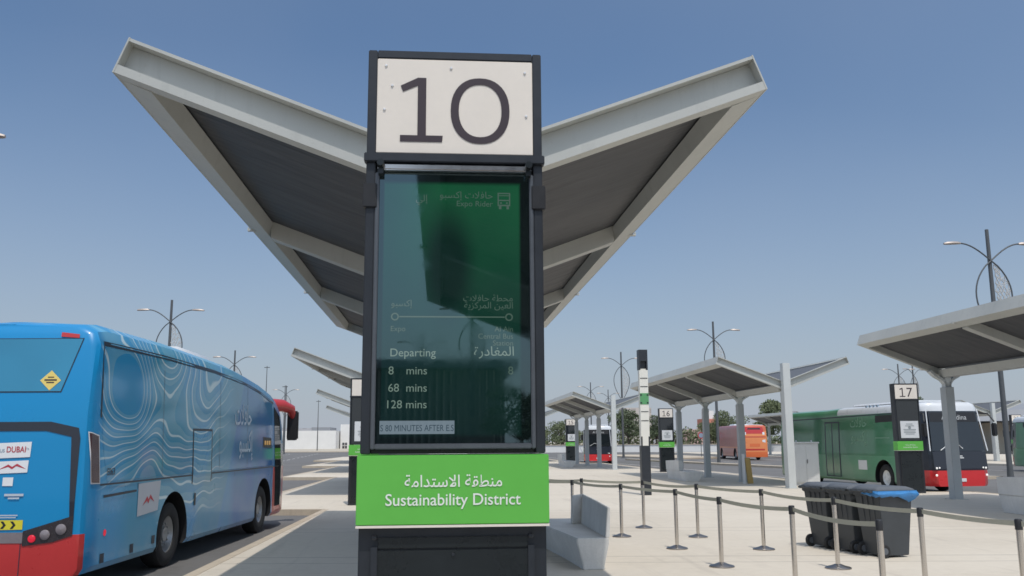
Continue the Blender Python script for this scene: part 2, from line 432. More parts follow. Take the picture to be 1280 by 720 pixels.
def text_geo(body, h, width=None, bold=0.0):
    """flat lettering in the XY plane: capital-ish size h, optional total width; returns verts, faces, centred in x, baseline at 0"""
    cu = bpy.data.curves.new('lettering', 'FONT'); cu.body = body; cu.size = h; cu.offset = bold*h; cu.resolution_u = 4
    ob = bpy.data.objects.new('lettering', cu); COL.objects.link(ob)
    me = bpy.data.meshes.new_from_object(ob.evaluated_get(bpy.context.evaluated_depsgraph_get()))
    vs = [list(v.co) for v in me.vertices]; fs = [list(p.vertices) for p in me.polygons]
    bpy.data.objects.remove(ob); bpy.data.curves.remove(cu); bpy.data.meshes.remove(me)
    # letters that overlap are lifted apart by a hair
    par = list(range(len(vs)))
    def find(a):
        while par[a] != a: par[a] = par[par[a]]; a = par[a]
        return a
    for f in fs:
        for b in f[1:]: par[find(b)] = find(f[0])
    ids = {}
    for i in range(len(vs)):
        r = find(i); ids.setdefault(r, len(ids)); vs[i][2] = .0003*(ids[r] % 4)
    xs = [v[0] for v in vs]; w = max(xs)-min(xs); cx = (max(xs)+min(xs))/2; k = (width/w) if width else 1.0
    return [((v[0]-cx)*k, v[1], v[2]) for v in vs], fs, w*k
def put_text(mb, body, h, fn, width=None, bold=0.0, align='c', mi=0):
    """fn(a, b, n) maps lettering plane coords to 3-D"""
    vs, fs, w = text_geo(body, h, width, bold)
    dx = {'c': 0, 'l': w/2, 'r': -w/2}[align]
    mb.add([fn(a+dx, b, n) for a, b, n in vs], fs, mi)
def digit_geo(ch):
    """numerals in a 0..1 high box: list of (verts, faces), width"""
    if ch == '1':
        p = [(.0,.0),(.62,.0),(.63,.10),(.38,.10),(.38,1.0),(.255,1.0),(.0,.87),(.035,.775),(.255,.875),(.255,.10),(.0,.10)]
        return [(p, [[0,1,2,3,9,10],[3,4,5,8,9],[5,6,7,8]])], .62
    if ch == '0':
        n = 40; o = []; i = []
        for k in range(n):
            a = 2*math.pi*k/n; ca, sa = math.cos(a), math.sin(a)
            sq = lambda v, e: math.copysign(abs(v)**e, v)
            o.append((.44+.44*sq(ca, .9), .5+.515*sq(sa, .9))); i.append((.44+.32*sq(ca, .9), .5+.41*sq(sa, .9)))
        return [(o+i, [[k, (k+1) % n, n+(k+1) % n, n+k] for k in range(n)])], .88
    vs, fs, w = text_geo(ch, 1.46, None, .0)
    ys = [v[1] for v in vs]; k = 1.0/max(ys)
    return [([((v[0]+w/2)*k, v[1]*k) for v in vs], fs)], w*k
def put_number(mb, s, h, fn, gap=.2):
    gl = [digit_geo(c) for c in s]; tot = sum(w for _, w in gl)+gap*(len(gl)-1); x = -tot/2
    for g, w in gl:
        for vs, fs in g: mb.add([fn((v[0]+x)*h, (v[1]-.5)*h, 0.0) for v in vs], fs)
        x += w+gap

# ------------------------------------------------------------------ camera, light, sky
yaw, pitch, roll = R(4.6326), R(9.7212), R(.35672)
F = Vector((math.sin(yaw)*math.cos(pitch), math.cos(yaw)*math.cos(pitch), math.sin(pitch)))
Rt = Vector((math.cos(yaw), -math.sin(yaw), 0)); U = Rt.cross(F)
Rr = Rt*math.cos(roll)-U*math.sin(roll); Uu = U*math.cos(roll)+Rt*math.sin(roll)
cam = bpy.data.cameras.new('camera'); cam.sensor_width = 36; cam.lens = 1123.375/1280*36; cam.clip_end = 5000; cam.clip_start = .05
co = bpy.data.objects.new('camera', cam); COL.objects.link(co)
m = Matrix((Rr, Uu, -F)).transposed().to_4x4(); m.translation = (0, 0, 1.75); co.matrix_world = m
scene.camera = co

sun_dir = Vector((-.085, .438, -1.0)).normalized()
sl = bpy.data.lights.new('sun', 'SUN'); sl.energy = 2.5; sl.angle = R(.53); sl.color = (1.0, .945, .87)
so = bpy.data.objects.new('sun', sl); COL.objects.link(so); so.rotation_euler = sun_dir.to_track_quat('-Z', 'Y').to_euler()
w = bpy.data.worlds.new('World'); scene.world = w; w.use_nodes = True
nt = w.node_tree; bg = nt.nodes['Background']; sky = nt.nodes.new('ShaderNodeTexSky')
sky.sky_type = 'NISHITA'; sky.sun_disc = False; sky.sun_elevation = math.asin(-sun_dir.z); sky.sun_rotation = R(169)
sky.air_density = 1.0; sky.dust_density = 1.2; sky.ozone_density = 2.5; sky.altitude = 0
SK = .10
def wn(typ, **kw):
    n = nt.nodes.new(typ)
    for k, v in kw.items(): setattr(n, k, v)
    return n
tint = wn('ShaderNodeMix', data_type='RGBA', blend_type='MULTIPLY'); tint.inputs[0].default_value = 1.0
nt.links.new(sky.outputs[0], tint.inputs[6]); tint.inputs[7].default_value = (.82, .99, 1.10, 1)
gm = wn('ShaderNodeTexCoord'); sx = wn('ShaderNodeSeparateXYZ'); nt.links.new(gm.outputs['Generated'], sx.inputs[0])
# dust haze thickening towards the horizon
mr = wn('ShaderNodeMapRange'); mr.clamp = True; mr.inputs[1].default_value = 0; mr.inputs[2].default_value = .55; mr.inputs[3].default_value = 1; mr.inputs[4].default_value = 0
nt.links.new(sx.outputs[2], mr.inputs[0])
pw = wn('ShaderNodeMath', operation='POWER'); nt.links.new(mr.outputs[0], pw.inputs[0]); pw.inputs[1].default_value = 2.2
ml = wn('ShaderNodeMath', operation='MULTIPLY'); nt.links.new(pw.outputs[0], ml.inputs[0]); ml.inputs[1].default_value = .97
sn = wn('ShaderNodeTexNoise'); sn.inputs['Scale'].default_value = 2.2; sn.inputs['Detail'].default_value = 4; nt.links.new(gm.outputs['Generated'], sn.inputs['Vector'])
sm = wn('ShaderNodeMath', operation='MULTIPLY_ADD'); nt.links.new(sn.outputs['Fac'], sm.inputs[0]); sm.inputs[1].default_value = .22; sm.inputs[2].default_value = -.09
sa = wn('ShaderNodeMath', operation='ADD', use_clamp=True); nt.links.new(ml.outputs[0], sa.inputs[0]); nt.links.new(sm.outputs[0], sa.inputs[1])
hz = wn('ShaderNodeMix', data_type='RGBA'); nt.links.new(sa.outputs[0], hz.inputs[0]); nt.links.new(tint.outputs[2], hz.inputs[6])
hz.inputs[7].default_value = (.425/SK, .465/SK, .535/SK, 1)
# sky glow added around the sun, behind the camera, to lift the shade
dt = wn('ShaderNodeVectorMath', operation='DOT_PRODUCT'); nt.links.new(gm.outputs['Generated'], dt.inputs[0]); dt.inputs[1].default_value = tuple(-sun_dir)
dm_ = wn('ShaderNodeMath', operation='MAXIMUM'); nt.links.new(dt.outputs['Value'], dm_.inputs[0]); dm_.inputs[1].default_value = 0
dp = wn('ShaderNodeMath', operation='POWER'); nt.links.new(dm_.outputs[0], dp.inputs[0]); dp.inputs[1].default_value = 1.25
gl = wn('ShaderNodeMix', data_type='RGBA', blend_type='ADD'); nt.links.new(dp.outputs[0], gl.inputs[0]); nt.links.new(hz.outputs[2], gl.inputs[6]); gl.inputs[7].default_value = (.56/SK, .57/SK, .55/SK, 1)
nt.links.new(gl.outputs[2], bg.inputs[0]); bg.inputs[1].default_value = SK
scene.view_settings.view_transform = 'Standard'; scene.view_settings.look = 'None'; scene.view_settings.exposure = 0
scene.render.engine = 'CYCLES'; scene.cycles.max_bounces = 6; scene.cycles.use_denoising = True; scene.cycles.filter_width = 1.6

# ------------------------------------------------------------------ the setting
RZ = -.15      # road level
P = Vector((-2.3, 23.4))      # one bay to the next along a row
b = MB(); b.add([(-3000,-600,RZ),(3000,-600,RZ),(3000,3500,RZ),(-3000,3500,RZ)], [(0,1,2,3)]); struct(b.build('ground', M['asphalt']))
b = MB(); b.add([(-900,215,RZ+.02),(900,215,RZ+.02),(900,3400,RZ+.02),(-900,3400,RZ+.02)], [(0,1,2,3)]); struct(b.build('verge', M['sand']))
left = []; right = []
for n in range(-2, 5):
    ox, oy = P.x*n, P.y*n
    left += [(-3.68+ox, 2.0+oy), (-3.07+ox, 25.0+oy)]
for n in range(-2, 4):
    ox, oy = P.x*n, P.y*n
    right += [(16.3+ox, 30.0+oy), (15.7+ox, 53.1+oy)]
out = left+right[::-1]
b = MB(); b.loft([[(x, y, RZ-.1) for x, y in out], [(x, y, 0) for x, y in out]], True, False); b.add([(x, y, 0) for x, y in out], [tuple(range(len(out)))])
pav = b.build('pavement', M['paving'])
bm = bmesh.new(); bm.from_mesh(pav.data); bmesh.ops.triangulate(bm, faces=[f for f in bm.faces if len(f.verts) > 4]); bm.to_mesh(pav.data); bm.free(); struct(pav)
def kerb_run(pts, name, w=.16, sgn=1):
    b = MB()
    for p, q in zip(pts[:-1], pts[1:]):
        d = (Vector(q)-Vector(p)); L = d.length; d.normalize(); nrm = Vector((d.y, -d.x))*sgn
        a0 = Vector(p)-nrm*.02-d*0.0; a1 = Vector(q)-nrm*.02
        k = max(1, int(L/1.0))
        for i in range(k):
            s0 = a0.lerp(a1, i/k)+d*.004; s1 = a0.lerp(a1, (i+1)/k)-d*.004
            c = [s0, s1, s1+nrm*w, s0+nrm*w]
            b.loft([[(v.x, v.y, RZ-.05) for v in c], [(v.x, v.y, .006) for v in c]])
    return struct(b.build(name, M['kerb'], None, False, 0.0))
kerb_run(left, 'kerb', .16, 1); kerb_run(right[:], 'kerb', .16, -1)
# median strip and second platform on the right
def slab(pts, name, mat, z=0.0):
    b = MB(); b.loft([[(x, y, RZ-.1) for x, y in pts], [(x, y, z) for x, y in pts]]); return struct(b.build(name, mat))
slab([(26.2, 42), (27.0, 42), (21.8, 78), (19.6, 92), (18.9, 92), (21.0, 77)], 'median_kerb', M['kerb'], -.01)
p2 = [(40.2, 60), (37.6, 96), (35.0, 140), (60, 140), (75, 30), (43, 30)]
slab(p2, 'pavement', M['paving'])
slab([(25.0, 94), (31, 97), (30.0, 118), (23.0, 122), (21.5, 110)], 'traffic_island', M['kerb'], -.01)
slab([(-60, 200), (110, 176), (113, 181), (-60, 206)], 'verge_kerb', M['kerb'], .0)
# lane lines on the left carriageway
def road_line(x0, y0, x1, y1, wd, n=1, gap=0.0):
    b = MB(); a = Vector((x0, y0)); c = Vector((x1, y1)); d = (c-a); L = d.length; d.normalize(); nn = Vector((d.y, -d.x))*wd/2
    for i in range(n):
        s = a+d*(L*i/n); e = s+d*(L/n-gap)
        b.add([(s.x-nn.x, s.y-nn.y, RZ+.004), (s.x+nn.x, s.y+nn.y, RZ+.004), (e.x+nn.x, e.y+nn.y, RZ+.004), (e.x-nn.x, e.y-nn.y, RZ+.004)], [(0,1,2,3)])
    return struct(b.build('road_marking', M['line']))
road_line(-9.5, 0, -22, 170, .14, 24, 3.0); road_line(-13.5, 20, -27, 170, .14, 20, 3.0)
road_line(-60, 150, -14, 158, .5, 1); road_line(-60, 128, -13, 134, .3, 12, 1.6)
road_line(19.6, 20, 12, 130, .14, 1); road_line(29.5, 40, 22, 130, .14, 14, 3.0); road_line(35, 30, 31.5, 130, .14, 1)

# ------------------------------------------------------------------ canopies
HW, ZB, ZT = 2.6, 3.62, 4.60      # half width, valley underside, tip underside
def make_canopy(label, frames=4, sp=5.13, steel='steel'):
    """butterfly canopy: origin on the ground at the near end of its axis, running along +y"""
    t = thing('bus_shelter_canopy', label, 'canopy', group='butterfly canopies over the bus bays')
    L = sp*(frames-1); k = (ZT-ZB)/HW
    zu = lambda x: ZB+abs(x)*k
    # end channels: web, top and bottom flange facing outward
    for y, d in ((0, -1), (L, 1)):
        b = MB()
        for s in (-1, 1):
            def strip(z0, z1, y0, y1):
                e = lambda x, z: (x-s*.33*z if abs(x) > 1 else x)
                b.loft([[(e(x, z0), y0, zu(e(x, 0))+z0-k*.33*z0*(abs(x) > 1)), (e(x, z0), y1, zu(x)+z0-k*.33*z0*(abs(x) > 1)), (e(x, z1), y1, zu(x)+z1-k*.33*z1*(abs(x) > 1)), (e(x, z1), y0, zu(x)+z1-k*.33*z1*(abs(x) > 1))] for x in (0.0, s*HW)])
            strip(.078, .295, y, y-d*.03)
            strip(.298, .325, y+d*.11, y-d*.05)
            strip(.0, .075, y+d*.11, y-d*.05)
        b.build('edge_beam', M[steel], t)
    # side beams
    for s in (-1, 1):
        b = MB()
        tip = lambda dx, dz: (s*(HW-dx-.33*dz), zu(HW-dx-.33*dz)+dz)      # distance in along the slope, height square to it
        q = [tip(.0, .0), tip(.25, -.010), tip(.25, .17), tip(.06, .20), tip(.06, .30), tip(.0, .322)]
        b.loft([[(x, y, z) for x, z in q] for y in (.034, L-.034)])
        q = [tip(-.012, -.004), tip(-.0005, -.004), tip(-.0005, .33), tip(-.012, .33)]
        b.loft([[(x, y, z) for x, z in q] for y in (-.112, L+.112)])
        b.build('side_beam', M[steel], t)
    # valley beam and rafters
    b = MB(); b.loft([[(-.16, y, ZB-.02), (.16, y, ZB-.02), (.24, y, ZB+.2), (-.24, y, ZB+.2)] for y in (.06, L-.06)]); b.build('valley_beam', M[steel], t)
    for i in range(1, frames-1):
        y = i*sp; b = MB()
        for s in (-1, 1):
            b.loft([[(x, y-.13, zu(x)-.035+dz), (x, y+.13, zu(x)-.035+dz), (x, y+.13, zu(x)+.23), (x, y-.13, zu(x)+.23)] for x, dz in ((s*.2, 0), (s*(HW-.28), 0))])
        b.build('rafter', M[steel], t, False, .006)
        for s in (-1, 1):
            b = MB(); b.box(min(s*(HW-.1), s*(HW+.05)), max(s*(HW-.1), s*(HW+.05)), y-.03, y+.03, ZT-.028, ZT-.006); b.box(min(s*(HW+.035), s*(HW+.05)), max(s*(HW+.035), s*(HW+.05)), y-.03, y+.03, ZT-.0055, ZT+.02); b.build('drain_hook', M[steel], t)
    for s in (-1, 1):
        b = MB(); nseg = 14
        rings = []
        for i in range(nseg+1):
            y = .06+(L-.12)*i/nseg
            rings.append([(s*.18, y, zu(.18)+.19), (s*1.3, y, zu(1.3)+.19), (s*(HW-.2), y, zu(HW-.2)+.19), (s*(HW-.2), y, zu(HW-.2)+.215), (s*.18, y, zu(.18)+.215)])
        b.loft(rings); b.build('roof_panel', [M['membrane']], t, False)
        b = MB(); b.loft([[(s*.05, y, zu(.05)+.23), (s*(HW-.11), y, zu(HW-.11)+.23), (s*(HW-.11), y, zu(HW-.11)+.25), (s*.05, y, zu(.05)+.25)] for y in (.04, L-.04)]); b.build('roof_sheet', M['roof_top'], t)
    for i in range(frames):
        y = i*sp
        b = MB()
        if i == 0:
            b.box(-.14, .14, -.40, -.125, 0, 4.62)
            b.box(-.10, .10, -.124, .10, 0, ZB-.025)
            c = b.build('column', M['steel_lit'], t, False, .008)
            MB().box(-.24, .24, -.50, .16, .0, .02).build('base_plate', M[steel], c)
            continue
        yy = min(y, L-.12)
        b.loft([[(-.13, yy-.16, z), (.13, yy-.16, z), (.13, yy+.16, z), (-.13, yy+.16, z)] for z in (0, ZB-.32)])
        c = b.build('column', M['column'], t, False, .008)
        g = MB()   # forked bracket under the valley
        for s in (-1, 1):
            pts = [(.02, ZB-.42), (.06, ZB-.22), (.16, ZB-.09), (.36, ZB+.02), (.52, zu(.52)-.02)]
            for q0, q1 in zip(pts[:-1], pts[1:]):
                g.bar((s*q0[0], yy, q0[1]), (s*q1[0], yy, q1[1]), .20, .07, (0, 1, 0) if False else (s, 0, .4))
        g.box(-.10, .10, yy-.10, yy+.10, ZB-.34, ZB-.02)
        g.build('bracket', M['steel_lit'], c)
        MB().box(-.22, .22, yy-.25, yy+.25, .0, .02).build('base_plate', M[steel], c)
    return t
can = make_canopy('grey butterfly canopy spreading its wings right behind the bay 10 sign'); can.location = (.06, 6.93, 0)
for loc, rz, lab in [
    ((-2.3, 30.3, 0), 0, 'grey butterfly canopy just left of the bay 10 sign, nearest of the far ones'),
    ((-4.6, 53.7, 0), 0, 'grey canopy second beyond the bay 10 sign on the left, mostly hidden'),
    ((-6.9, 77.1, 0), 0, 'grey canopy farthest away left of the bay 10 sign'),
    ((13.0, 33.3, 0), 0, 'grey butterfly canopy whose columns stand beside the bay 16 sign'),
    ((10.95, 56.8, 0), 0, 'grey butterfly canopy beside the bay 15 sign with a white-fronted bus under it'),
    ((15.3, 10.9, 0), 0, 'big grey canopy at the right edge over the bay 17 sign'),
    ((8.6, 80.2, 0), 0, 'grey canopy far away, peeping out left of the bay 15 canopy'),
    ((41.5, 96.6, 0), 0, 'low dark canopy behind the orange coach'),
    ((44.6, 70.2, 0), 0, 'white-framed canopy at the right edge beside the bay 22 sign')]:
    place(can, loc, rz, lab)
c3 = make_canopy('grey canopy mirrored in the display of the bay 10 sign', 3, 5.13, 'totem_hi'); c3.location = (2.35, -9.9, 0)

# ------------------------------------------------------------------ totems
TX0, TX1 = -.415, .415
def make_totem(label, number, front, cx=.0):
    """origin: ground, centre of the front (-y) face; 0.3 deep"""
    t = thing('bay_totem', label, 'information sign', group='numbered bay signs')
    D = .30
    fx = lambda a, b, n: (a, -.0325-n, b)
    # side posts
    for s in (-1, 1):
        b = MB(); x0, x1 = sorted((s*.415, s*.372))
        b.box(x0, x1, 0, D, 1.70, 3.61); b.build('frame_post', M['totem'], t, False, .004)
    b = MB(); b.box(-.37, .37, .0, D, 3.572, 3.61); b.build('top_rail', M['totem'], t, False, .003)
    b = MB(); b.box(-.371, .371, .04, D-.04, 3.06, 3.57); b.build('core_box', M['totem'], t)
    b = MB(); b.box(-.371, .371, -.004, .038, 3.096, 3.566)
    pn = b.build('number_panel', M['sign_white'], t, False, .003)
    if number:
        b = MB(); put_number(b, number, .32 if number == '10' else .30, lambda a, c, n: (a, -.0065, 3.312+c), .125 if number == '10' else .18)
        b.build('numeral', M['digit'], pn, recalc=False)
    if front:
        b = MB()
        for x, z in [(-.33, 3.53), (-.02, 3.525), (.335, 3.51), (-.335, 3.31), (.34, 3.29), (-.30, 3.43)]:
            b.lathe([(.007, 0), (.006, -.004), (.0, -.005)], (x, -.005, z), 'y', 10)
        b.build('screw', M['totem_hi'] if False else M['poster'], pn)
    b = MB(); b.box(-.425, .425, -.02, .04, 3.05, 3.092); b.build('cross_rail', M['totem'], t, False, .004)
    # display window
    b = MB(); b.box(-.371, .371, .045, D-.04, 1.70, 3.05); b.build('display_case', M['totem_base'], t)
    if front:
        b = MB(); b.box(-.36, .36, -.028, .042, 3.006, 3.034); b.build('shade_rail', M['chrome'], t, False, .006)
        b = MB()
        for s in (-1, 1):
            b.lathe([(.016, -.05), (.018, -.03), (.018, .02)], (s*.345, -.02, 3.03), 'y', 12); b.box(s*.345-.012, s*.345+.012, -.04, .03, 2.985, 3.03)
        b.build('hinge', M['totem_base'], t)
        for s in (-1, 1):
            b = MB(); x0, x1 = sorted((s*.428, s*.362)); b.box(x0, x1, -.014, .05, 2.83, 2.945); b.build('clamp', M['black'], t, False, .004)
        b = MB()
        for s in (-1, 1):
            x0, x1 = sorted((s*.371, s*.352)); b.box(x0, x1, -.006, .035, 1.72, 3.0)
        b.box(-.352, .352, -.006, .035, 1.72, 1.745)
        b.build('display_bezel', M['totem_hi'], t, False, .004)
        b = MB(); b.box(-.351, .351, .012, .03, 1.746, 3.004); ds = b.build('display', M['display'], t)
        tx = lambda x, z: (lambda a, c, n: (x+a, .0105-n, z+c))
        b = MB()
        ptz = lambda y: 3.0-(y-218)*(1.272/342)   # photo row to height on the panel
        ptx = lambda x: (x-566)*.00352
        b = MB(); put_text(b, 'Departing', .052, tx(ptx(484), ptz(450)), align='l'); b.build('display_line', M['disp_text'], ds, recalc=False)
        b = MB(); put_text(b, '8', .052, tx(ptx(482), ptz(472)), align='l'); b.build('display_line', M['disp_text'], ds, recalc=False)
        b = MB(); put_text(b, 'mins', .052, tx(ptx(505), ptz(472)), align='l'); b.build('display_line', M['disp_text'], ds, recalc=False)
        b = MB(); put_text(b, '68', .052, tx(ptx(482), ptz(493)), align='l'); b.build('display_line', M['disp_text'], ds, recalc=False)
        b = MB(); put_text(b, 'mins', .052, tx(ptx(505), ptz(493)), align='l'); b.build('display_line', M['disp_text'], ds, recalc=False)
        b = MB(); put_text(b, '128', .052, tx(ptx(481), ptz(513)), align='l'); b.build('display_line', M['disp_text'], ds, recalc=False)
        b = MB(); put_text(b, 'mins', .052, tx(ptx(505), ptz(513)), align='l'); b.build('display_line', M['disp_text'], ds, recalc=False)
        b = MB(); put_text(b, arabic('المغادرة'), .06, tx(ptx(644), ptz(449)), align='r'); b.build('display_line', M['disp_text'], ds, recalc=False)
        b = MB(); put_text(b, arabic('حافلات إكسبو'), .046, tx(ptx(617), ptz(249)), align='r'); b.build('display_line', M['disp_dim'], ds, recalc=False)
        b = MB(); put_text(b, 'Expo Rider', .038, tx(ptx(617), ptz(259.5)), align='r'); b.build('display_line', M['disp_dim'], ds, recalc=False)
        b = MB(); put_text(b, arabic('محطة حافلات'), .042, tx(ptx(643), ptz(381)), align='r'); b.build('display_line', M['disp_dim'], ds, recalc=False)
        b = MB(); put_text(b, arabic('العين المركزية'), .042, tx(ptx(643), ptz(390)), align='r'); b.build('display_line', M['disp_dim'], ds, recalc=False)
        b = MB(); put_text(b, arabic('إكسبو'), .042, tx(ptx(484), ptz(388)), align='l'); b.build('display_line', M['disp_dim'], ds, recalc=False)
        b = MB(); put_text(b, arabic('إلى'.replace('ى', 'ي')), .045, tx(ptx(530), ptz(254)), align='r'); b.build('display_line', M['disp_dim'], ds, recalc=False)
        b = MB(); put_text(b, 'Expo', .034, tx(ptx(484), ptz(419)), align='l'); b.build('display_line', M['disp_dim'], ds, recalc=False)
        b = MB(); put_text(b, 'Al Ain', .034, tx(ptx(643), ptz(419)), align='r'); b.build('display_line', M['disp_dim'], ds, recalc=False)
        b = MB(); put_text(b, 'Central Bus', .034, tx(ptx(643), ptz(428)), align='r'); b.build('display_line', M['disp_dim'], ds, recalc=False)
        b = MB(); put_text(b, 'Station', .034, tx(ptx(643), ptz(436.5)), align='r'); b.build('display_line', M['disp_dim'], ds, recalc=False)
        b = MB(); put_text(b, '8', .052, tx(ptx(643), ptz(472)), align='r'); b.build('display_line', M['disp_dim'], ds, recalc=False)
        b = MB()
        # route line with end rings
        zc = ptz(401); xa, xb = ptx(489), ptx(638)
        b.add([(xa+.02, .0105, zc-.003), (xb-.02, .0105, zc-.003), (xb-.02, .0105, zc+.003), (xa+.02, .0105, zc+.003)], [(0,1,2,3)])
        for xc in (xa, xb):
            n = 24; vs = [(xc+r*math.cos(2*math.pi*i/n), .0105, zc+r*math.sin(2*math.pi*i/n)) for r in (.018, .012) for i in range(n)]
            b.add(vs, [(i, (i+1) % n, n+(i+1) % n, n+i) for i in range(n)])
        b.build('route_line', M['disp_dim'], ds, recalc=False)
        b = MB()   # little bus pictogram
        xc, zc = ptx(632), ptz(252)
        def fr(x0, x1, z0, z1): b.add([(xc+x0, .0105, zc+z0), (xc+x1, .0105, zc+z0), (xc+x1, .0105, zc+z1), (xc+x0, .0105, zc+z1)], [(0,1,2,3)])
        fr(-.03, .03, .034, .04); fr(-.03, -.024, -.025, .034); fr(.024, .03, -.025, .034); fr(-.024, .024, -.025, -.018); fr(-.024, .024, .0, .006)
        fr(-.024, -.012, -.04, -.025); fr(.012, .024, -.04, -.025); fr(-.018, -.010, -.014, -.006); fr(.010, .018, -.014, -.006); fr(-.024, .024, .024, .028)
        b.build('bus_pictogram', M['disp_dim'], ds, recalc=False)
        b = MB(); b.add([(-.332, .0112, ptz(544)), (ptx(567), .0112, ptz(544)), (ptx(567), .0112, ptz(528)), (-.332, .0112, ptz(528))], [(0,1,2,3)])
        tk = b.build('display_ticker', M['ticker'], ds, recalc=False)
        b = MB(); put_text(b, 'S 80 MINUTES AFTER E.S', .040, tx(-.328, ptz(540.5)), ptx(566)+.328, align='l'); b.xf(lambda x, y, z: (x, y-.0012, z)); b.build('ticker_lettering', M['ticker_ink'], tk, recalc=False)
    else:
        b = MB(); b.box(-.36, .36, .01, .042, 1.72, 3.04); ds = b.build('display', M['dark_glass'], t)
        b = MB(); b.box(-.27, .33, .002, .008, 1.80, 2.36); po = b.build('poster', M['poster'], t)
        b = MB()
        for z, wd in [(2.26, .22), (2.2, .3), (2.08, .42), (2.03, .38), (1.98, .4), (1.93, .3)]: b.box(.03-wd/2, .03+wd/2, -.001, .0015, z-.012, z+.012)
        b.lathe([(.05, 0), (.05, -.003)], (.03, .002, 2.14), 'y', 16)
        b.build('poster_print', M['poster_ink'], po)
    # green panel
    b = MB(); b.box(-.425, .425, -.03, D+.02, 1.395, 1.695); gp = b.build('green_panel', M['sign_green'], t, False, .003)
    b = MB(); b.box(-.425, .425, -.032, D+.022, 1.383, 1.393); b.build('panel_trim', M['sign_white'], gp)
    for word, h, zb, wd, bo in ((arabic('منطقة الاستدامة'), .072, 1.557, .43, .008), ('Sustainability District', .072, 1.478, .595, .006)):
        q = 1.0 if front else .8
        b = MB(); put_text(b, word, h*q, lambda a, c, n: (a, -.0325-n, zb+c), wd*q, bo); b.build('lettering', M['lettering'], gp, recalc=False)
    # base
    b = MB(); b.box(-.415, .415, .012, D, 0, 1.383)
    bs = b.build('base_case', M['totem'], t, False, .004)
    b = MB(); b.box(-.34, .34, -.002, .010, .08, 1.285); b.box(-.33, .33, .0, .0105, 1.292, 1.34); b.build('base_door', M['totem_base'], bs, False, .003)
    b = MB()
    for s in (-1, 1): b.box(s*.345-.014, s*.345+.014, -.010, .0105, .1, 1.30); b.lathe([(.011, 0), (.011, -.012), (.006, -.016)], (s*.345, .008, 1.34), 'y', 12)
    b.lathe([(.008, 0), (.007, -.006)], (0, -.002, 1.265), 'y', 10)
    b.build('base_hinge', M['black'] if not front else M['totem'], bs)
    return t
GX = .065
t10 = make_totem('tall dark bay sign numbered 10 with lit timetable and Sustainability District panel', '10', True); t10.location = (GX, 4.1, 0)
TOT = {}
for num, loc, lab in [('16', (13.05, 51.5, 0), 'dark bay sign numbered 16 with white poster'),
                      ('17', (15.62, 29.2, 0), 'dark bay sign numbered 17 in front of the green bus'),
                      ('15', (10.9, 74.9, 0), 'dark bay sign numbered 15 at the far shelter'),
                      ('22', (44.9, 67.5, 0), 'bay sign numbered 22 at the far right'),
                      ('', (-2.16, 26.5, 0), 'dark bay sign half hidden behind the left edge of the bay 10 sign')]:
    t = make_totem(lab, num, False); t.location = loc; TOT[num] = t
TOT['17'].rotation_euler = (0, 0, R(-4)); TOT['16'].rotation_euler = (0, 0, R(-2))

# slim wayfinding pylon
t = thing('wayfinding_pylon', 'slim cream pylon with black bars and a green square', 'pylon', (6.82, 29.75, 0))
b = MB(); b.box(-.15, .15, 0, .3, 0, 1.597); b.build('base', M['totem'], t, False, .006)
b = MB(); b.box(-.145, .145, .062, .24, 1.6, 4.15); b.box(-.145, .145, .0, .06, 1.6, 4.1); b.build('panel', M['pylon'], t, False, .004)
b = MB(); b.box(-.15, .15, 0, .3, 4.40, 4.79); b.box(-.15, -.10, .0, .3, 4.11, 4.398); b.box(.10, .15, 0, .3, 4.11, 4.398); b.box(-.099, .099, .1, .2, 4.152, 4.398)
b.box(-.15, -.10, -.006, -.001, 1.598, 1.9); b.box(.10, .15, -.006, -.001, 1.598, 1.9)
b.build('head', M['totem'], t)
b = MB()
for z in (3.83, 3.55, 2.72, 2.42): MB().box(-.125, .125, -.008, -.001, z-.012, z+.012).build('bar', M['totem'], t)
for z in (3.27, 3.01):
    for x in (-.11, .11): MB().box(x-.03, x+.03, -.014, -.0095, z-.025, z+.025).build('bar', M['totem'], t)
b = MB(); b.box(-.147, .147, -.009, -.001, 2.96, 3.33); b.build('square', M['pylon_green'], t)

# ------------------------------------------------------------------ stanchions with belts
def make_stanchion():
    t = thing('queue_stanchion', '', 'stanchion', group='belt stanchions of the queue lanes')
    b = MB(); b.lathe([(.0, 0), (.175, .0), (.178, .012), (.165, .022), (.10, .038), (.05, .058), (.032, .064), (.0, .064)], n=32); b.build('base', M['chrome_base'], t, True)
    b = MB(); b.lathe([(.031, .06), (.031, .86), (.0, .86)], n=20); b.build('post', M['chrome'], t, True)
    b = MB(); b.lathe([(.0, .858), (.036, .858), (.037, .95), (.030, .962), (0, .964)], n=20); b.build('head', M['black'], t, True)
    return t
st0 = make_stanchion()
back = [(2.2, 20.9), (3.09, 19.77), (4.19, 18.66), (4.77, 16.76), (5.28, 14.75), (5.51, 12.49), (5.63, 10.42), (5.76, 8.79), (6.15, 6.9)]
front = [(1.55, 20.4), (2.77, 19.0), (3.40, 17.03), (3.92, 15.04), (3.98, 12.85), (4.31, 11.0), (4.38, 8.91)]
labs_b = ['steel queue post hidden behind the bay 10 sign, start of the rear rope line', 'steel queue post behind the bench, right one of two', 'steel queue post just left of the slim cream pylon foot', 'steel queue post in the rear line, below the bay 16 bench',
          'steel queue post in the rear line, left of the grey bins', 'steel queue post standing in front of the grey bins', 'steel queue post right of the grey bins', 'steel queue post at the right edge of the picture', 'steel queue post beyond the right edge']
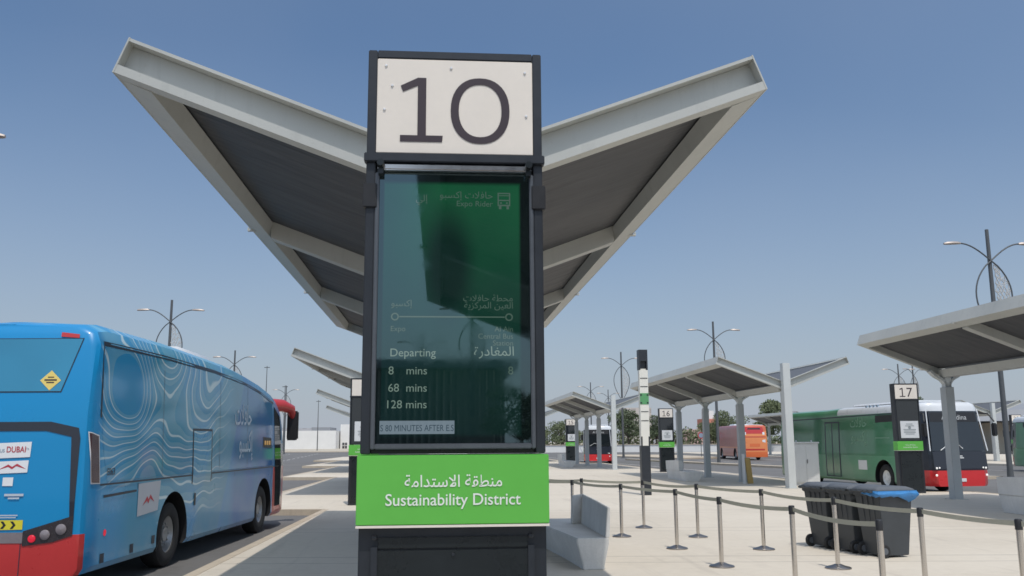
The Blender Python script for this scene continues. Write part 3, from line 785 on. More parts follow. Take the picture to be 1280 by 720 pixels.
labs_f = ['steel queue post hidden behind the bay 10 sign, start of the front rope line', 'steel queue post behind the bench, left one of two', 'steel queue post right of the bench, first fully seen in front line', 'second steel queue post right of the bench in front line',
          'steel queue post in front line with its whole foot nearest the bottom edge', 'steel queue post cut by the bottom edge left of the bins', 'last steel queue post of front line, before the bins bottom right']
first = True; belts = []
for pts, labs in ((back, labs_b), (front, labs_f)):
    for i, (x, y) in enumerate(pts):
        if first: s = st0; first = False
        else: s = copy_tree(st0)
        s.location = (x, y, 0); s['label'] = labs[i]
        if i+1 < len(pts):
            dx, dy = pts[i+1][0]-x, pts[i+1][1]-y; L = math.hypot(dx, dy); ux, uy = dx/L, dy/L; nx, ny = uy*.0015, -ux*.0015
            b = MB(); rings = []; sag = random.uniform(.015, .05)
            for k in range(13):
                q = k/12; r = .036+(L-.072)*q; z = .918-sag*4*q*(1-q); tw = .004*math.sin(q*math.pi)
                rings.append([(ux*r-nx, uy*r-ny, z-.025), (ux*r+nx, uy*r+ny, z-.025), (ux*r+nx+tw, uy*r+ny, z+.025), (ux*r-nx+tw, uy*r-ny, z+.025)])
            b.loft(rings); belts.append((b, s))
for b, s in belts: b.build('belt', M['belt'], s)

# ------------------------------------------------------------------ bench
def make_bench():
    t = thing('concrete_bench', 'grey concrete bench with tall back right of the bay 10 sign', 'bench', group='concrete benches')
    seat = [(-.42, 0), (.03, 0), (.05, 3.3), (-.80, 3.3), (-.58, 1.5)]
    low = [(-.33, .04), (-.03, .04), (-.02, 3.2), (-.62, 3.2), (-.44, 1.5)]
    b = MB(); b.loft([[(x, y, 0) for x, y in low], [(x, y, .06) for x, y in low], [(x, y, .36) for x, y in seat], [(x, y, .43) for x, y in seat]])
    b.build('seat', M['bench'], t, False, .012)
    b = MB(); b.loft([[(-.015, y, z), (.045, y, z), (.06, y, z+h), (.02, y, z+h)] for y, z, h in ((.02, .432, .41), (.9, .432, .44), (2.3, .432, .47))])
    # far return of the back
    b.loft([[(.06, 2.302, .432), (.045, 2.36, .432), (.06, 2.36, .90), (.06, 2.302, .90)], [(-.17, 2.16, .432), (-.19, 2.22, .432), (-.17, 2.24, .88), (-.15, 2.18, .88)]])
    b.build('backrest', M['bench'], t, False, .008)
    return t
bn = make_bench(); bn.location = (2.33, 12.72, 0)
def rot_bench(cx, cy, lab): place(bn, (cx, cy, 0), math.pi, lab)
rot_bench(10.75, 42.6, 'grey concrete bench standing by the bay 16 sign')
rot_bench(13.55, 21.3, 'grey concrete bench at the right edge under the big canopy')
rot_bench(8.7, 66.3, 'small far grey bench by the bay 15 sign')
t = thing('door_wedge', 'small brown wedge lying at the foot of the concrete bench', 'wedge', (2.33, 13.6, 0))
b = MB(); b.loft([[(0, 0, 0), (.10, .02, 0), (.09, .14, 0), (-.01, .12, 0)], [(.02, .02, .06), (.10, .03, .03), (.09, .12, .02), (.0, .11, .10)]]); b.build('wedge', M['digit'], t)

# ------------------------------------------------------------------ wheelie bins
def make_bin():
    """240 l bin: origin at floor centre; wheel side faces -x"""
    t = thing('wheelie_bin', '', 'bin', group='grey wheelie bins in a row')
    b = MB(); rings = []
    for z, x0, x1, hy in ((.03, -.22, .22, .22), (.30, -.25, .245, .235), (.90, -.30, .30, .275), (.905, -.33, .33, .29), (.975, -.335, .335, .292)):
        rings.append([(x0, -hy, z), (x1, -hy, z), (x1, hy, z), (x0, hy, z)])
    b.loft(rings)
    for y in (-.12, 0, .12): b.loft([[(-.235, y-.02, .2), (-.235, y+.02, .2), (-.22, y+.02, .2), (-.22, y-.02, .2)], [(-.318, y-.02, .9), (-.318, y+.02, .9), (-.29, y+.02, .9), (-.29, y-.02, .9)]])
    b.build('body', M['bin'], t, False, .012)
    b = MB(); b.loft([[(-.36, -.30, .978), (.36, -.30, .978), (.36, .30, .978), (-.36, .30, .978)], [(-.35, -.29, 1.005), (.35, -.29, 1.005), (.35, .29, 1.005), (-.35, .29, 1.005)], [(-.28, -.22, 1.055), (.24, -.24, 1.045), (.24, .24, 1.045), (-.28, .22, 1.055)]])
    ld = b.build('lid', M['bin_lid'], t, False, .012)
    b = MB()
    for y in (-.2, -.07, .07, .2): b.box(-.43, -.335, y-.018, y+.018, .955, 1.0)
    b.tube([(-.42, -.25, .975), (-.42, .25, .975)], .016, 10); b.build('handle', M['bin'], t)
    for s in (-1, 1):
        b = MB(); b.lathe([(.0, -.025), (.04, -.025), (.085, -.03), (.10, -.018), (.10, .018), (.085, .03), (.04, .025), (0, .025)], (-.245, s*.235, .10), 'y', 24); w_ = b.build('wheel', M['rubber'], t, True)
        b = MB(); b.lathe([(0, -.034), (.05, -.034), (.05, .034), (0, .034)], (-.245, s*.235, .10), 'y', 16); b.build('hub', M['bin_lid'], w_, True)
    return t
bins = make_bin(); ang = R(14)
dirx, diry = -math.sin(ang), math.cos(ang)      # row direction (away from camera)
bx, by = 6.84, 13.72
labs = ['grey wheelie bin nearest to us, with a blue bag on its lid', 'middle one of three grey wheelie bins', 'grey wheelie bin farthest left of the three']
for i in range(3):
    o = bins if i == 0 else copy_tree(bins)
    o.location = (bx+dirx*.64*i, by+diry*.64*i, 0); o.rotation_euler = (0, 0, ang+random.uniform(-.03, .03)); o['label'] = labs[i]
# blue bag hanging out from under the near lid
b = MB(); n = 15; top = []; bot = []; bot2 = []
for i in range(n):
    q = i/(n-1)
    if q < .42: x = -.368; y = .02-.33*(q/.42)
    else: x = -.368+.74*((q-.42)/.58); y = -.31
    j = .012*math.sin(i*2.1)
    top.append((x*.99, y*.99, .985)); bot.append((x*1.04+j, y*1.08-abs(j), .945+.01*math.sin(i*1.7)))
    j += .014*math.sin(i*3.7+1); dr = .052*math.sin(math.pi*min(1, q*1.0))**.6+.012*math.sin(i*2.9)+(.11*math.exp(-((q-.86)/.10)**2))
    bot2.append((x*1.05-j, y*1.10+j, .95-dr))
rings = [top, bot, bot2]; vs = sum(rings, []); fs = [(r*n+i, r*n+i+1, (r+1)*n+i+1, (r+1)*n+i) for r in range(2) for i in range(n-1)]
b.add(vs, fs); bag = b.build('bin_bag', M['bag'], None, True, recalc=True)
bag.location = (bx, by, 0); bag.rotation_euler = (0, 0, ang)
md = bag.modifiers.new('film', 'SOLIDIFY'); md.thickness = .003
tag(bag, 'blue plastic bag hanging out from under the nearest bin lid', 'plastic bag')

# cabinet beside the shelter column
t = thing('utility_cabinet', 'pale grey metal cabinet behind the bins beside a white column', 'cabinet', (14.42, 35.0, 0), R(-6))
b = MB(); b.box(-.5, .5, 0, .7, .1, 1.62); b.build('body', M['cabinet'], t, False, .01)
b = MB(); b.box(-.48, .48, .03, .68, 0, .098); b.build('plinth', M['bench'], t)
b = MB(); b.box(-.54, .54, -.04, .74, 1.622, 1.68); b.build('cap', M['cabinet'], t, False, .008)
b = MB(); b.box(-.47, -.006, -.012, -.002, .14, 1.58); b.box(.006, .47, -.012, -.002, .14, 1.58); d = b.build('door', M['cabinet'], t, False, .003)
b = MB(); b.box(.03, .05, -.035, -.013, .85, 1.0); b.build('handle', M['black'], d)
b = MB()
for x in (-.3, .3): b.lathe([(.02, 0), (.035, .03), (.02, .07), (.0, .07)], (x, .2, 1.681), 'z', 10)
b.build('lifting_eye', M['cabinet'], t)
# ochre board leaning near the shelter
t = thing('ochre_board', 'short ochre board standing beside a column of the bay 16 canopy', 'board', (12.72, 36.9, 0))
b = MB(); b.loft([[(-.02, 0, 0), (.20, 0, 0), (.20, .12, 0), (-.02, .12, 0)], [(-.10, .06, 1.05), (.12, .06, 1.05), (.12, .12, 1.05), (-.10, .12, 1.05)]]); b.build('board', M['ochre'], t, False, .006)
b = MB(); b.box(-.22, -.12, .02, .10, 0, 1.2); b.build('batten', M['cabinet'], t, False, .004)

# ------------------------------------------------------------------ street lamps
def make_lamp():
    t = thing('street_lamp', '', 'street lamp', group='twin-arm street lamps around the bus station')
    H = 12.15
    b = MB(); b.tube([(0, 0, 0), (0, 0, .5), (0, 0, 6), (0, 0, H)], [.16, .13, .115, .085], 12); p_ = b.build('pole', M['lamp'], t, True)
    b = MB(); b.lathe([(.0, 0), (.30, 0), (.30, .03), (.18, .06), (.0, .06)], n=16); b.build('base_plate', M['lamp'], p_)
    zc = 10.55
    for s in (-1, 1):
        path = []
        for i in range(11):   # arm out to the lamp head
            q = i/10; path.append((s*(.0+1.55*q), -.12, zc+.86*math.sin(q*math.pi/2)**1.0*(1-.0*q)))
        b = MB(); b.tube(path, .038, 8); b.build('arm', M['lamp'], t, True)
        path = []
        for i in range(17):   # leaf-shaped loop below
            q = i/16; path.append((-s*(.92*math.sin(math.pi*q**.8)), -.12, zc-4.1*q))
        b = MB(); b.tube(path, .038, 8); b.build('loop', M['lamp'], t, True)
        hx = s*1.5
        b = MB(); rings = []
        for q, wd, ht in ((0, .05, .05), (.15, .12, .09), (.5, .17, .11), (.85, .15, .08), (1, .06, .04)):
            x = hx+s*.85*q; z = zc+.86+.02-.03*q
            rings.append([(x, -.12-wd, z-.03), (x, -.12-wd*.6, z+ht*.6), (x, -.12+wd*.6, z+ht*.6), (x, -.12+wd, z-.03), (x, -.12+wd*.7, z-.06), (x, -.12-wd*.7, z-.06)])
        b.loft(rings); b.build('lamp_head', M['lamp_head'], t, True)
    # perforated half-leaf panel between pole and right loop: a mesh of small crooked cells
    b = MB(); rnd = random.Random(3)
    edge = lambda q: .92*math.sin(math.pi*q**.8)
    pts = {}
    rows = 22
    for r in range(1, rows):
        q = r/rows; wdt = edge(q)-.16
        nc = max(1, int(wdt/.17))
        pts[r] = [(.12+wdt*(c+.5*(r % 2))/nc+rnd.uniform(-.04, .04), zc-4.1*q+rnd.uniform(-.05, .05)) for c in range(nc+1-(r % 2))]
    seg = []
    for r in range(1, rows-1):
        for x, z in pts[r]:
            ds = sorted(pts[r+1], key=lambda p: (p[0]-x)**2+(p[1]-z)**2)[:2]
            for p in ds: seg.append(((x, z), p))
        for a, c in zip(pts[r][:-1], pts[r][1:]):
            if rnd.random() < .55: seg.append((a, c))
    for a, c in seg: b.bar((a[0], -.1, a[1]), (c[0], -.1, c[1]), .025, .045, (0, 1, 0))
    b.build('lattice_panel', M['lattice'], t)
    return t
lamp0 = make_lamp()
lamps = [((27.02, 41.48), 0, 'tall lamp at the right edge rising behind the big canopy'),
         ((23.74, 76.18), 0, 'twin-arm lamp rising directly above the bay 16 canopy'),
         ((21.02, 103.08), 0, 'twin-arm lamp just left of the slim cream pylon, its full leaf loop in view'),
         ((26.48, 157.13), 0, 'tiny far lamp over the bay 15 canopy, left one'),
         ((33.75, 179.28), 0, 'tiny far lamp over the bay 15 canopy, right one'),
         ((-19.29, 65.83), 0, 'twin-arm lamp rising over the middle of the blue coach roof'),
         ((-22.73, 102.06), 0, 'smaller twin-arm lamp over the front half of the blue coach'),
         ((-27.47, 165.15), 0, 'small lamp above the red front cap of the blue coach'),
         ((62.82, 119.05), 0, 'far lamp above the bay 17 sign, left one'),
         ((64.88, 119.03), .5, 'far lamp above the bay 17 sign, right one'),
         ((-15.9, 28.1), 0, 'lamp at the left edge of which only a head tip shows'),
         ((2.3, -56.0), 0, 'lamp mirrored in the bay 10 display, right one'),
         ((-1.7, -78.0), 0, 'lamp mirrored in the bay 10 display, left one')]
for i, ((x, y), rz, lab) in enumerate(lamps):
    o = lamp0 if i == 0 else copy_tree(lamp0)
    o.location = (x, y, RZ); o.rotation_euler = (0, 0, rz); o['label'] = lab

# ------------------------------------------------------------------ buses
def lerp_tab(tab, v):
    if v <= tab[0][0]: return tab[0][1]
    for (a, p), (c, q) in zip(tab[:-1], tab[1:]):
        if v <= c: return p+(q-p)*(v-a)/(c-a)
    return tab[-1][1]
class Bus:
    """body in local coords: x across (right = +x), y from rear (0) to front (L), z above the road"""
    def __init__(s, name, label, L, W, roof, rear_rake, front_rake, wheels, group=None, floor=.30, lean=.055, sh=.24):
        s.sh = sh
        s.L, s.hw, s.roof, s.rr, s.fr, s.wheels, s.floor, s.lean = L, W/2, roof, rear_rake, front_rake, wheels, floor, lean
        s.t = thing(name, label, 'bus', group=group)
        s.ins = [(0, .10), (.03, .035), (.10, 0), (L-.9, 0), (L-.45, .05), (L-.15, .17), (L, .38)]
    def x(s, u, z):
        H = lerp_tab(s.roof, u)
        prof = [(s.floor, -.05), (s.floor+.08, 0), (1.38, 0), (2.3, -s.lean*.5), (H-s.sh, -s.lean), (H-s.sh*.45, -s.lean-.07), (H-s.sh*.14, -s.lean-.24), (H, -s.hw+.02)]
        return s.hw+lerp_tab(prof, z)-lerp_tab(s.ins, u)
    def yr(s, z): return lerp_tab(s.rr, z)
    def yf(s, z): return s.L-lerp_tab(s.fr, z)
    def y(s, u, z):
        k0 = max(0.0, 1-u/1.0); k1 = max(0.0, 1-(s.L-u)/1.6)
        return u+k0*s.yr(z)-k1*(s.L-s.yf(z))
    def body(s, mats, matf, zs):
        us = [0, .03, .06, .10, .5, 1.0]+[1.0+(s.L-2.6)*i/8 for i in range(1, 9)]+[s.L-.9, s.L-.45, s.L-.15, s.L]
        us = sorted(set(round(u, 4) for u in us)); b = MB(); rings = []
        for u in us:
            H = lerp_tab(s.roof, u)
            zz = [z for z in zs if z < H-s.sh-.06]+[H-s.sh, H-s.sh*.45, H-s.sh*.14, H]
            while len(zz) < len(zs)+4: zz.insert(-4, (zz[-5]+zz[-4])/2)
            half = [(s.x(u, z), s.y(u, z), z) for z in zz]
            rings.append(half+[(-a, c, d) for a, c, d in half[::-1]])
        n = len(rings[0]); b.loft(rings, True, False)
        hn = n//2
        for k, ring in ((0, 0), (1, len(rings)-1)):
            o = ring*n
            b.f += [[o+j, o+j+1, o+n-2-j, o+n-1-j] for j in range(hn-1)]; b.mi += [0]*(hn-1)
        for i, f in enumerate(b.f):
            c = [sum(b.v[j][a] for j in f)/len(f) for a in range(3)]; b.mi[i] = matf(*c)
        o = b.build('body', mats, s.t)
        # wheel arches
        cut = MB()
        for yw in s.wheels:
            for sg in (-1, 1):
                x0, x1 = sorted((sg*(s.hw+.2), sg*(s.hw-.42)))
                cut.lathe([(.66, x0), (.66, x1)], (0, yw, .50), 'x', 32, 0)
        cu = cut.build('arch_cutter', M['black'])
        md = o.modifiers.new('arches', 'BOOLEAN'); md.object = cu; md.operation = 'DIFFERENCE'; md.solver = 'EXACT'; md.material_mode = 'TRANSFER'
        me = bpy.data.meshes.new_from_object(o.evaluated_get(bpy.context.evaluated_depsgraph_get()))
        o.modifiers.clear(); o.data = me; me.name = 'body'; bpy.data.objects.remove(cu)
        me.shade_smooth(); me.set_sharp_from_angle(angle=R(32)); s.bodyob = o
        return o
    def _sheet(s, poly, fn, cuts, name, mat, parent):
        bm = bmesh.new(); vs = [bm.verts.new((a, c, 0)) for a, c in poly]; bm.faces.new(vs)
        for ax, val in cuts:
            no = (1, 0, 0) if ax == 'a' else (0, 1, 0); pc = (val, 0, 0) if ax == 'a' else (0, val, 0)
            bmesh.ops.bisect_plane(bm, geom=bm.verts[:]+bm.edges[:]+bm.faces[:], plane_co=pc, plane_no=no)
        bmesh.ops.triangulate(bm, faces=bm.faces[:])
        for v in bm.verts: v.co = fn(v.co.x, v.co.y)
        me = bpy.data.meshes.new(name); bm.to_mesh(me); bm.free(); me.materials.append(mat)
        o = bpy.data.objects.new(name, me); COL.objects.link(o); o.parent = parent or s.t; return o
    def side(s, sg, poly, name, mat, off=.005, parent=None):
        cuts = [('b', z) for z in (1.38, 2.3, 3.0, 3.1, 3.2)]+[('a', u) for u in (.03, .06, .10, 1, 2, 3, 4, 5, 6, 7, 8, s.L-1.6, s.L-.9, s.L-.45, s.L-.15)]
        return s._sheet(poly, lambda u, z: (sg*(s.x(u, z)+off), s.y(u, z), z), cuts, name, mat, parent)
    def rear(s, poly, name, mat, off=.006, parent=None):
        return s._sheet(poly, lambda x, z: (x, s.yr(z)-off-.0, z), [('b', z) for z, _ in s.rr], name, mat, parent)
    def front(s, poly, name, mat, off=.008, parent=None):
        return s._sheet(poly, lambda x, z: (x, s.yf(z)+off, z), [('b', z) for z, _ in s.fr], name, mat, parent)
    def wheel_set(s, rimmat):
        for yw in s.wheels:
            for sg in (-1, 1):
                x0 = sg*(s.hw-.05)
                b = MB(); r = lambda *q: [(rr, x0-sg*d) for rr, d in q]
                b.lathe(r((.28, .02), (.33, .0), (.44, .0), (.485, .03), (.50, .08), (.50, .24), (.46, .30), (.28, .30), (.28, .02)), (0, yw, .50), 'x', 40, 0, False)
                w_ = b.build('wheel', M['rubber'], s.t, True)
                b = MB(); b.lathe(r((.0, .07), (.06, .06), (.11, .06), (.115, .10), (.20, .12), (.23, .09), (.285, .035), (.305, .012), (.31, .03), (.29, .12), (0, .14)), (0, yw, .50), 'x', 40)
                for k in range(10):
                    a = 2*math.pi*k/10; b.lathe([(.016, x0-sg*.10), (.016, x0-sg*.065), (0, x0-sg*.065)], (0, yw+.165*math.cos(a), .5+.165*math.sin(a)), 'x', 6)
                b.build('rim', rimmat, w_, True)

def disc(c, r, axis_y, n=24):
    return [(c[0]+r*math.cos(2*math.pi*i/n), c[1]+r*math.sin(2*math.pi*i/n)) for i in range(n)]

# ---- blue coach on the left
A = Bus('blue_coach', 'blue wave-patterned coach with red rear bumper parked at the kerb on the left', 10.85, 2.5,
        [(0, 3.47), (.2, 3.55), (3, 3.55), (6.4, 3.46), (8.0, 3.32), (9.3, 3.12), (10.85, 2.80)], [(.3, 0.0), (1.2, .0), (2.3, .05), (3.5, .28)], [(.3, .06), (1.2, .0), (2.0, .12), (3.0, .55)], [3.13, 8.50], sh=.31)
Wd = 2.5
def mf(x, y, z):
    if y < .12 and z < .80: return 1
    if y > 9.55 and (z > 2.55 or z < 1.3): return 1
    if y > 10.1: return 3
    return 0
A.body([M['coach'], M['coach_red'], M['black'], M['band']], mf, [.30, .38, .8, 1.10, 1.38, 1.9, 2.3, 2.8])
A.wheel_set(M['rim'])
for sg in (1, -1):
    glass = [(.22, 3.22), (.33, 2.35), (.50, 2.15), (3.9, 1.43), (9.1, 1.43), (9.1, 2.80), (8.2, 2.98), (7.0, 3.10), (5, 3.20), (2.5, 3.235)]
    # dark outline along the top of the glazing, then the wrapped glazing itself
    A.side(sg, [(.20, 3.255), (2.5, 3.27), (5, 3.235), (7.0, 3.135), (8.2, 3.015), (9.25, 2.83), (9.25, 2.78), (8.2, 2.955), (7.0, 3.075), (5, 3.175), (2.5, 3.21), (.24, 3.195), (.38, 2.25), (.33, 2.25)], 'window_seal', M['seal'], .004)
    A.side(sg, [(.27, 3.185), (2.5, 3.20), (5, 3.165), (7.0, 3.065), (8.2, 2.945), (9.15, 2.775), (9.15, 1.42), (.62, 1.42), (.45, 1.9), (.37, 2.35)], 'window', M['coach_glass'], .003)
    A.side(sg, [(.42, 1.395), (9.75, 1.395), (9.75, 1.37), (.42, 1.37)], 'belt_line', M['seal'], .006)
    A.side(sg, [(9.3, 2.74), (10.0, 2.50), (10.12, .50), (9.45, .50)], 'door' if sg > 0 else 'cab_window', M['dark_glass'], .006)
    A.side(sg, [(.045, 2.065), (.325, 2.02), (.415, 1.395), (.14, 1.405)], 'corner_lamp', M['white'], .007)
    A.side(sg, [(.06, 2.05), (.30, 2.005), (.395, 1.41), (.155, 1.42)], 'corner_lens', M['lens_redbrown'], .010)
    A.side(sg, [(.55, 1.245), (1.62, 1.265), (1.62, 1.235), (.55, 1.21)], 'grille_slot', M['seal'], .007)
    A.side(sg, [(1.68, 1.34), (2.52, 1.355), (2.45, .92), (1.68, .88)], 'sticker', M['sticker_pale'], .006)
    A.side(sg, [(1.85, 1.02), (2.02, 1.15), (2.07, 1.10), (2.14, 1.17), (2.30, 1.05), (2.13, 1.11), (2.07, 1.04), (2.01, 1.08)], 'sticker_emblem', M['decal_red'], .008)
    for u in (2.55, 5.35, 7.15): A.side(sg, [(u, 1.43), (u+.012, 1.43), (u+.012, 3.04), (u, 3.04)], 'glass_joint', M['seal'], .0045)
    for u0, u1, z0, z1 in ((1.655, 1.668, .3, 1.36), (2.60, 2.612, .3, .46), (4.95, 4.962, .3, 1.36), (6.3, 6.312, .3, 1.36), (7.7, 7.712, .3, 1.36)):
        A.side(sg, [(u0, z0), (u1, z0), (u1, z1), (u0, z1)], 'panel_gap', M['seal'], .004)
    A.side(sg, disc((.66, .76), .045, 0, 14), 'side_marker', M['tail_red'], .006)
    for u, z in ((.56, .38), (1.5, .40), (2.28, .44)): A.side(sg, [(u, z), (u+.12, z), (u+.12, z+.12), (u, z+.12)], 'vent', M['seal'], .006)
    A.side(sg, [(9.35, .42), (9.9, .42), (9.9, 1.3), (9.35, 1.3)], 'front_sticker', M['coach_red'], .0045)
# middle door
A.side(1, [(3.90, .30), (4.92, .30), (4.92, 2.16), (3.90, 2.16)], 'door_seal', M['seal'], .0065)
dr = A.side(1, [(3.945, .30), (4.875, .30), (4.875, 2.12), (3.945, 2.12)], 'door', M['coach'], .0085)
A.side(1, [(4.04, .88), (4.12, .88), (4.12, 1.08), (4.04, 1.08)], 'handle', M['black'], .012, dr)
# lettering on the side
b = MB(); fs_ = lambda u, z: (lambda a, c, n: (A.x(u+a, z+c)+.0085+n, u+a, z+c))
put_text(b, arabic('حافلات'), .55, fs_(6.85, 2.28), 1.15, .01); b.build('livery_lettering', M['decal_pale'], A.t, recalc=False)
b = MB(); put_text(b, arabic('إكسبو'), .60, fs_(7.05, 1.74), .95, .01)
b.build('livery_lettering', M['decal_pale'], A.t, recalc=False)
A.side(1, [(8.35, 1.82), (9.05, 1.80), (9.05, 2.02), (8.35, 2.04)], 'route_display', M['black'], .008)
b = MB()
for k in range(3): b.box(0, .002, 8.46+k*.18, 8.58+k*.18, 1.87, 1.96)
b.xf(lambda x, y, z: (A.x(y, z)+.0105+x, y, z)); b.build('route_display_lamps', M['amber'], A.t)
b = MB(); put_text(b, 'E063', .13, fs_(.74, 1.50), .24, .01); b.xf(lambda x, y, z: (x, y, z)); b.build('fleet_number', M['seal'], A.t, recalc=False)
# rear
xr = lambda w_: Wd/2-w_
A.rear([(xr(.26), 3.27), (xr(.44), 2.58), (-xr(.44), 2.58), (-xr(.26), 3.27)], 'rear_window', M['rear_glass'], .008)
A.rear([(xr(.245), 3.28), (xr(.43), 2.565), (-xr(.43), 2.565), (-xr(.245), 3.28)], 'rear_window_seal', M['seal'], .005)
band = [(xr(.5), 2.19), (xr(.14), 2.11), (xr(.11), 1.98), (xr(.105), .96), (xr(.155), .93), (xr(.225), 2.0), (xr(.55), 2.075), (-xr(.55), 2.075), (-xr(.225), 2.0), (-xr(.155), .93), (-xr(.105), .96), (-xr(.11), 1.98), (-xr(.14), 2.11), (-xr(.5), 2.19)]
A.rear(band, 'tailgate_band', M['band'], .007)
for sg in (1, -1):
    A.rear([(sg*xr(.72), .665), (sg*xr(.35), .71), (sg*xr(.105), .79), (sg*xr(.105), 1.03), (sg*xr(.30), .97), (sg*xr(.72), .845)], 'lamp_cluster', M['lens_dark'], .010)
    for w_, z, r, mt, nm in ((.60, .755, .046, 'tail_red', 'brake_lamp'), (.44, .80, .062, 'tail_grey', 'reverse_lamp'), (.245, .865, .066, 'tail_grey', 'indicator')):
        b = MB(); b.lathe([(r, .0), (r, -.012), (r*.8, -.022), (0, -.026)], (sg*xr(w_), -.012, z), 'y', 20); b.build(nm, M[mt], A.t, True)
    A.rear([(sg*xr(.55), 3.36), (sg*xr(.31), 3.33), (sg*xr(.31), 3.28), (sg*xr(.55), 3.30)], 'marker_lamp', M['coach_red'], .014)
A.rear([(xr(.72), .70), (xr(.72), .83), (-xr(.72), .83), (-xr(.72), .70)], 'plate_panel', M['tail_grey'], .007)
A.rear([(xr(.735), .30), (xr(.745), .30), (xr(.745), .70), (xr(.735), .70)], 'bumper_gap', M['seal'], .006)
A.rear([(xr(.73), .865), (xr(.73), .98), (xr(1.5), .98), (xr(1.5), .855)], 'chevron_plate', M['yellow'], .009)
for k in range(6):
    x0 = xr(.80+.12*k); A.rear([(x0-.05, .965), (x0-.015, .92), (x0-.05, .875), (x0-.085, .875), (x0-.05, .92), (x0-.085, .965)], 'chevron', M['black'], .011)
A.rear([(xr(.715), 1.94), (xr(.72), 1.75), (xr(1.25), 1.73), (xr(1.25), 1.92)], 'sticker', M['white'], .009)
A.rear([(xr(.73), 1.71), (xr(.735), 1.56), (xr(1.25), 1.54), (xr(1.25), 1.69)], 'sticker', M['white'], .009)
A.rear([(xr(.90), 1.50), (xr(.90), 1.395), (xr(1.03), 1.395), (xr(1.03), 1.50)], 'sticker', M['white'], .009)
rx = lambda w_, z: (lambda a, c, n: (xr(w_)+a, A.yr(z)-.0115-n, z+c))
b = MB(); put_text(b, 'DUBAI', .105, rx(.90, 1.81), .24, .012); b.add([rx(.93, 1.63)(a, c, 0) for a, c in [(-.18, -.04), (-.05, .03), (0, 0), (.06, .04), (.18, -.03), (.05, .01), (0, -.03), (-.05, 0)]], [(0,1,2,6,7), (2,3,4,5,6)])
b.build('sticker_print', M['decal_red'], A.t, recalc=False)
b = MB(); put_text(b, 'RTA', .045, rx(.765, 1.835), .055, 0); put_text(b, 'BUS', .06, rx(1.09, 1.81), .09, .01)
for w0, w1, z0, z1 in ((.75, .99, 1.27, 1.30), (.80, .94, 1.235, 1.255), (.80, 1.12, 1.03, 1.045), (.82, 1.06, 1.005, 1.018), (1.06, 1.2, 1.255, 1.28)):
    MB().add([rx(w, z)(0, 0, 0) for w, z in ((w0, z0), (w1, z0), (w1, z1), (w0, z1))], [(0,1,2,3)]).build('small_print', M['decal_grey'] if w0 < .7 else M['sticker_pale'], A.t, recalc=False)
b.build('sticker_caption', M['decal_grey'], A.t, recalc=False)
dm = A.rear([(xr(.595), 2.85), (xr(.455), 2.72), (xr(.585), 2.59), (xr(.725), 2.72)], 'diamond_sign', M['sign_yellow'], .012)
b = MB()
for z0, z1, w0, w1 in ((2.715, 2.735, .51, .67), (2.685, 2.70, .54, .64), (2.755, 2.768, .55, .63)): b.add([(xr(w), A.yr(z)-.0145, z) for w, z in ((w0, z0), (w1, z0), (w1, z1), (w0, z1))], [(0,1,2,3)])
b.build('diamond_sign_print', M['digit'], dm, recalc=False)
b = MB()   # roof air unit
b.loft([[(-x, y, z), (x, y, z), (x*.9, y, z+.10), (-x*.9, y, z+.10)] for x, y, z in ((.7, 4.2, 3.49), (.8, 4.4, 3.51), (.8, 6.0, 3.47), (.7, 6.2, 3.44))]); b.build('roof_unit', M['coach_white'], A.t, False, .02)
# mirrors
for sg in (1, -1):
    b = MB(); b.tube([(sg*.90, 9.95, 2.80), (sg*1.12, 10.35, 2.80), (sg*1.28, 10.62, 2.72), (sg*1.32, 10.74, 2.50)], [.16, .15, .12, .07], 12)
    ar = b.build('mirror_arm', M['coach_red'], A.t, True)
    b = MB(); b.loft([[(sg*1.18, 10.66, z), (sg*1.46, 10.66, z), (sg*1.43, 10.86, z), (sg*1.20, 10.86, z)] for z in (1.98, 2.05, 2.60, 2.68)]); b.build('mirror', M['black'], ar, False, .03)
A.front([(-1.0, 1.15), (1.0, 1.15), (.92, 2.62), (-.92, 2.62)], 'windscreen', M['windscreen'], .01)
A.t.location = (-4.42-1.25*math.cos(R(4.19)), 11.9+1.25*math.sin(R(4.19)), RZ); A.t.rotation_euler = (0, 0, -R(4.19))

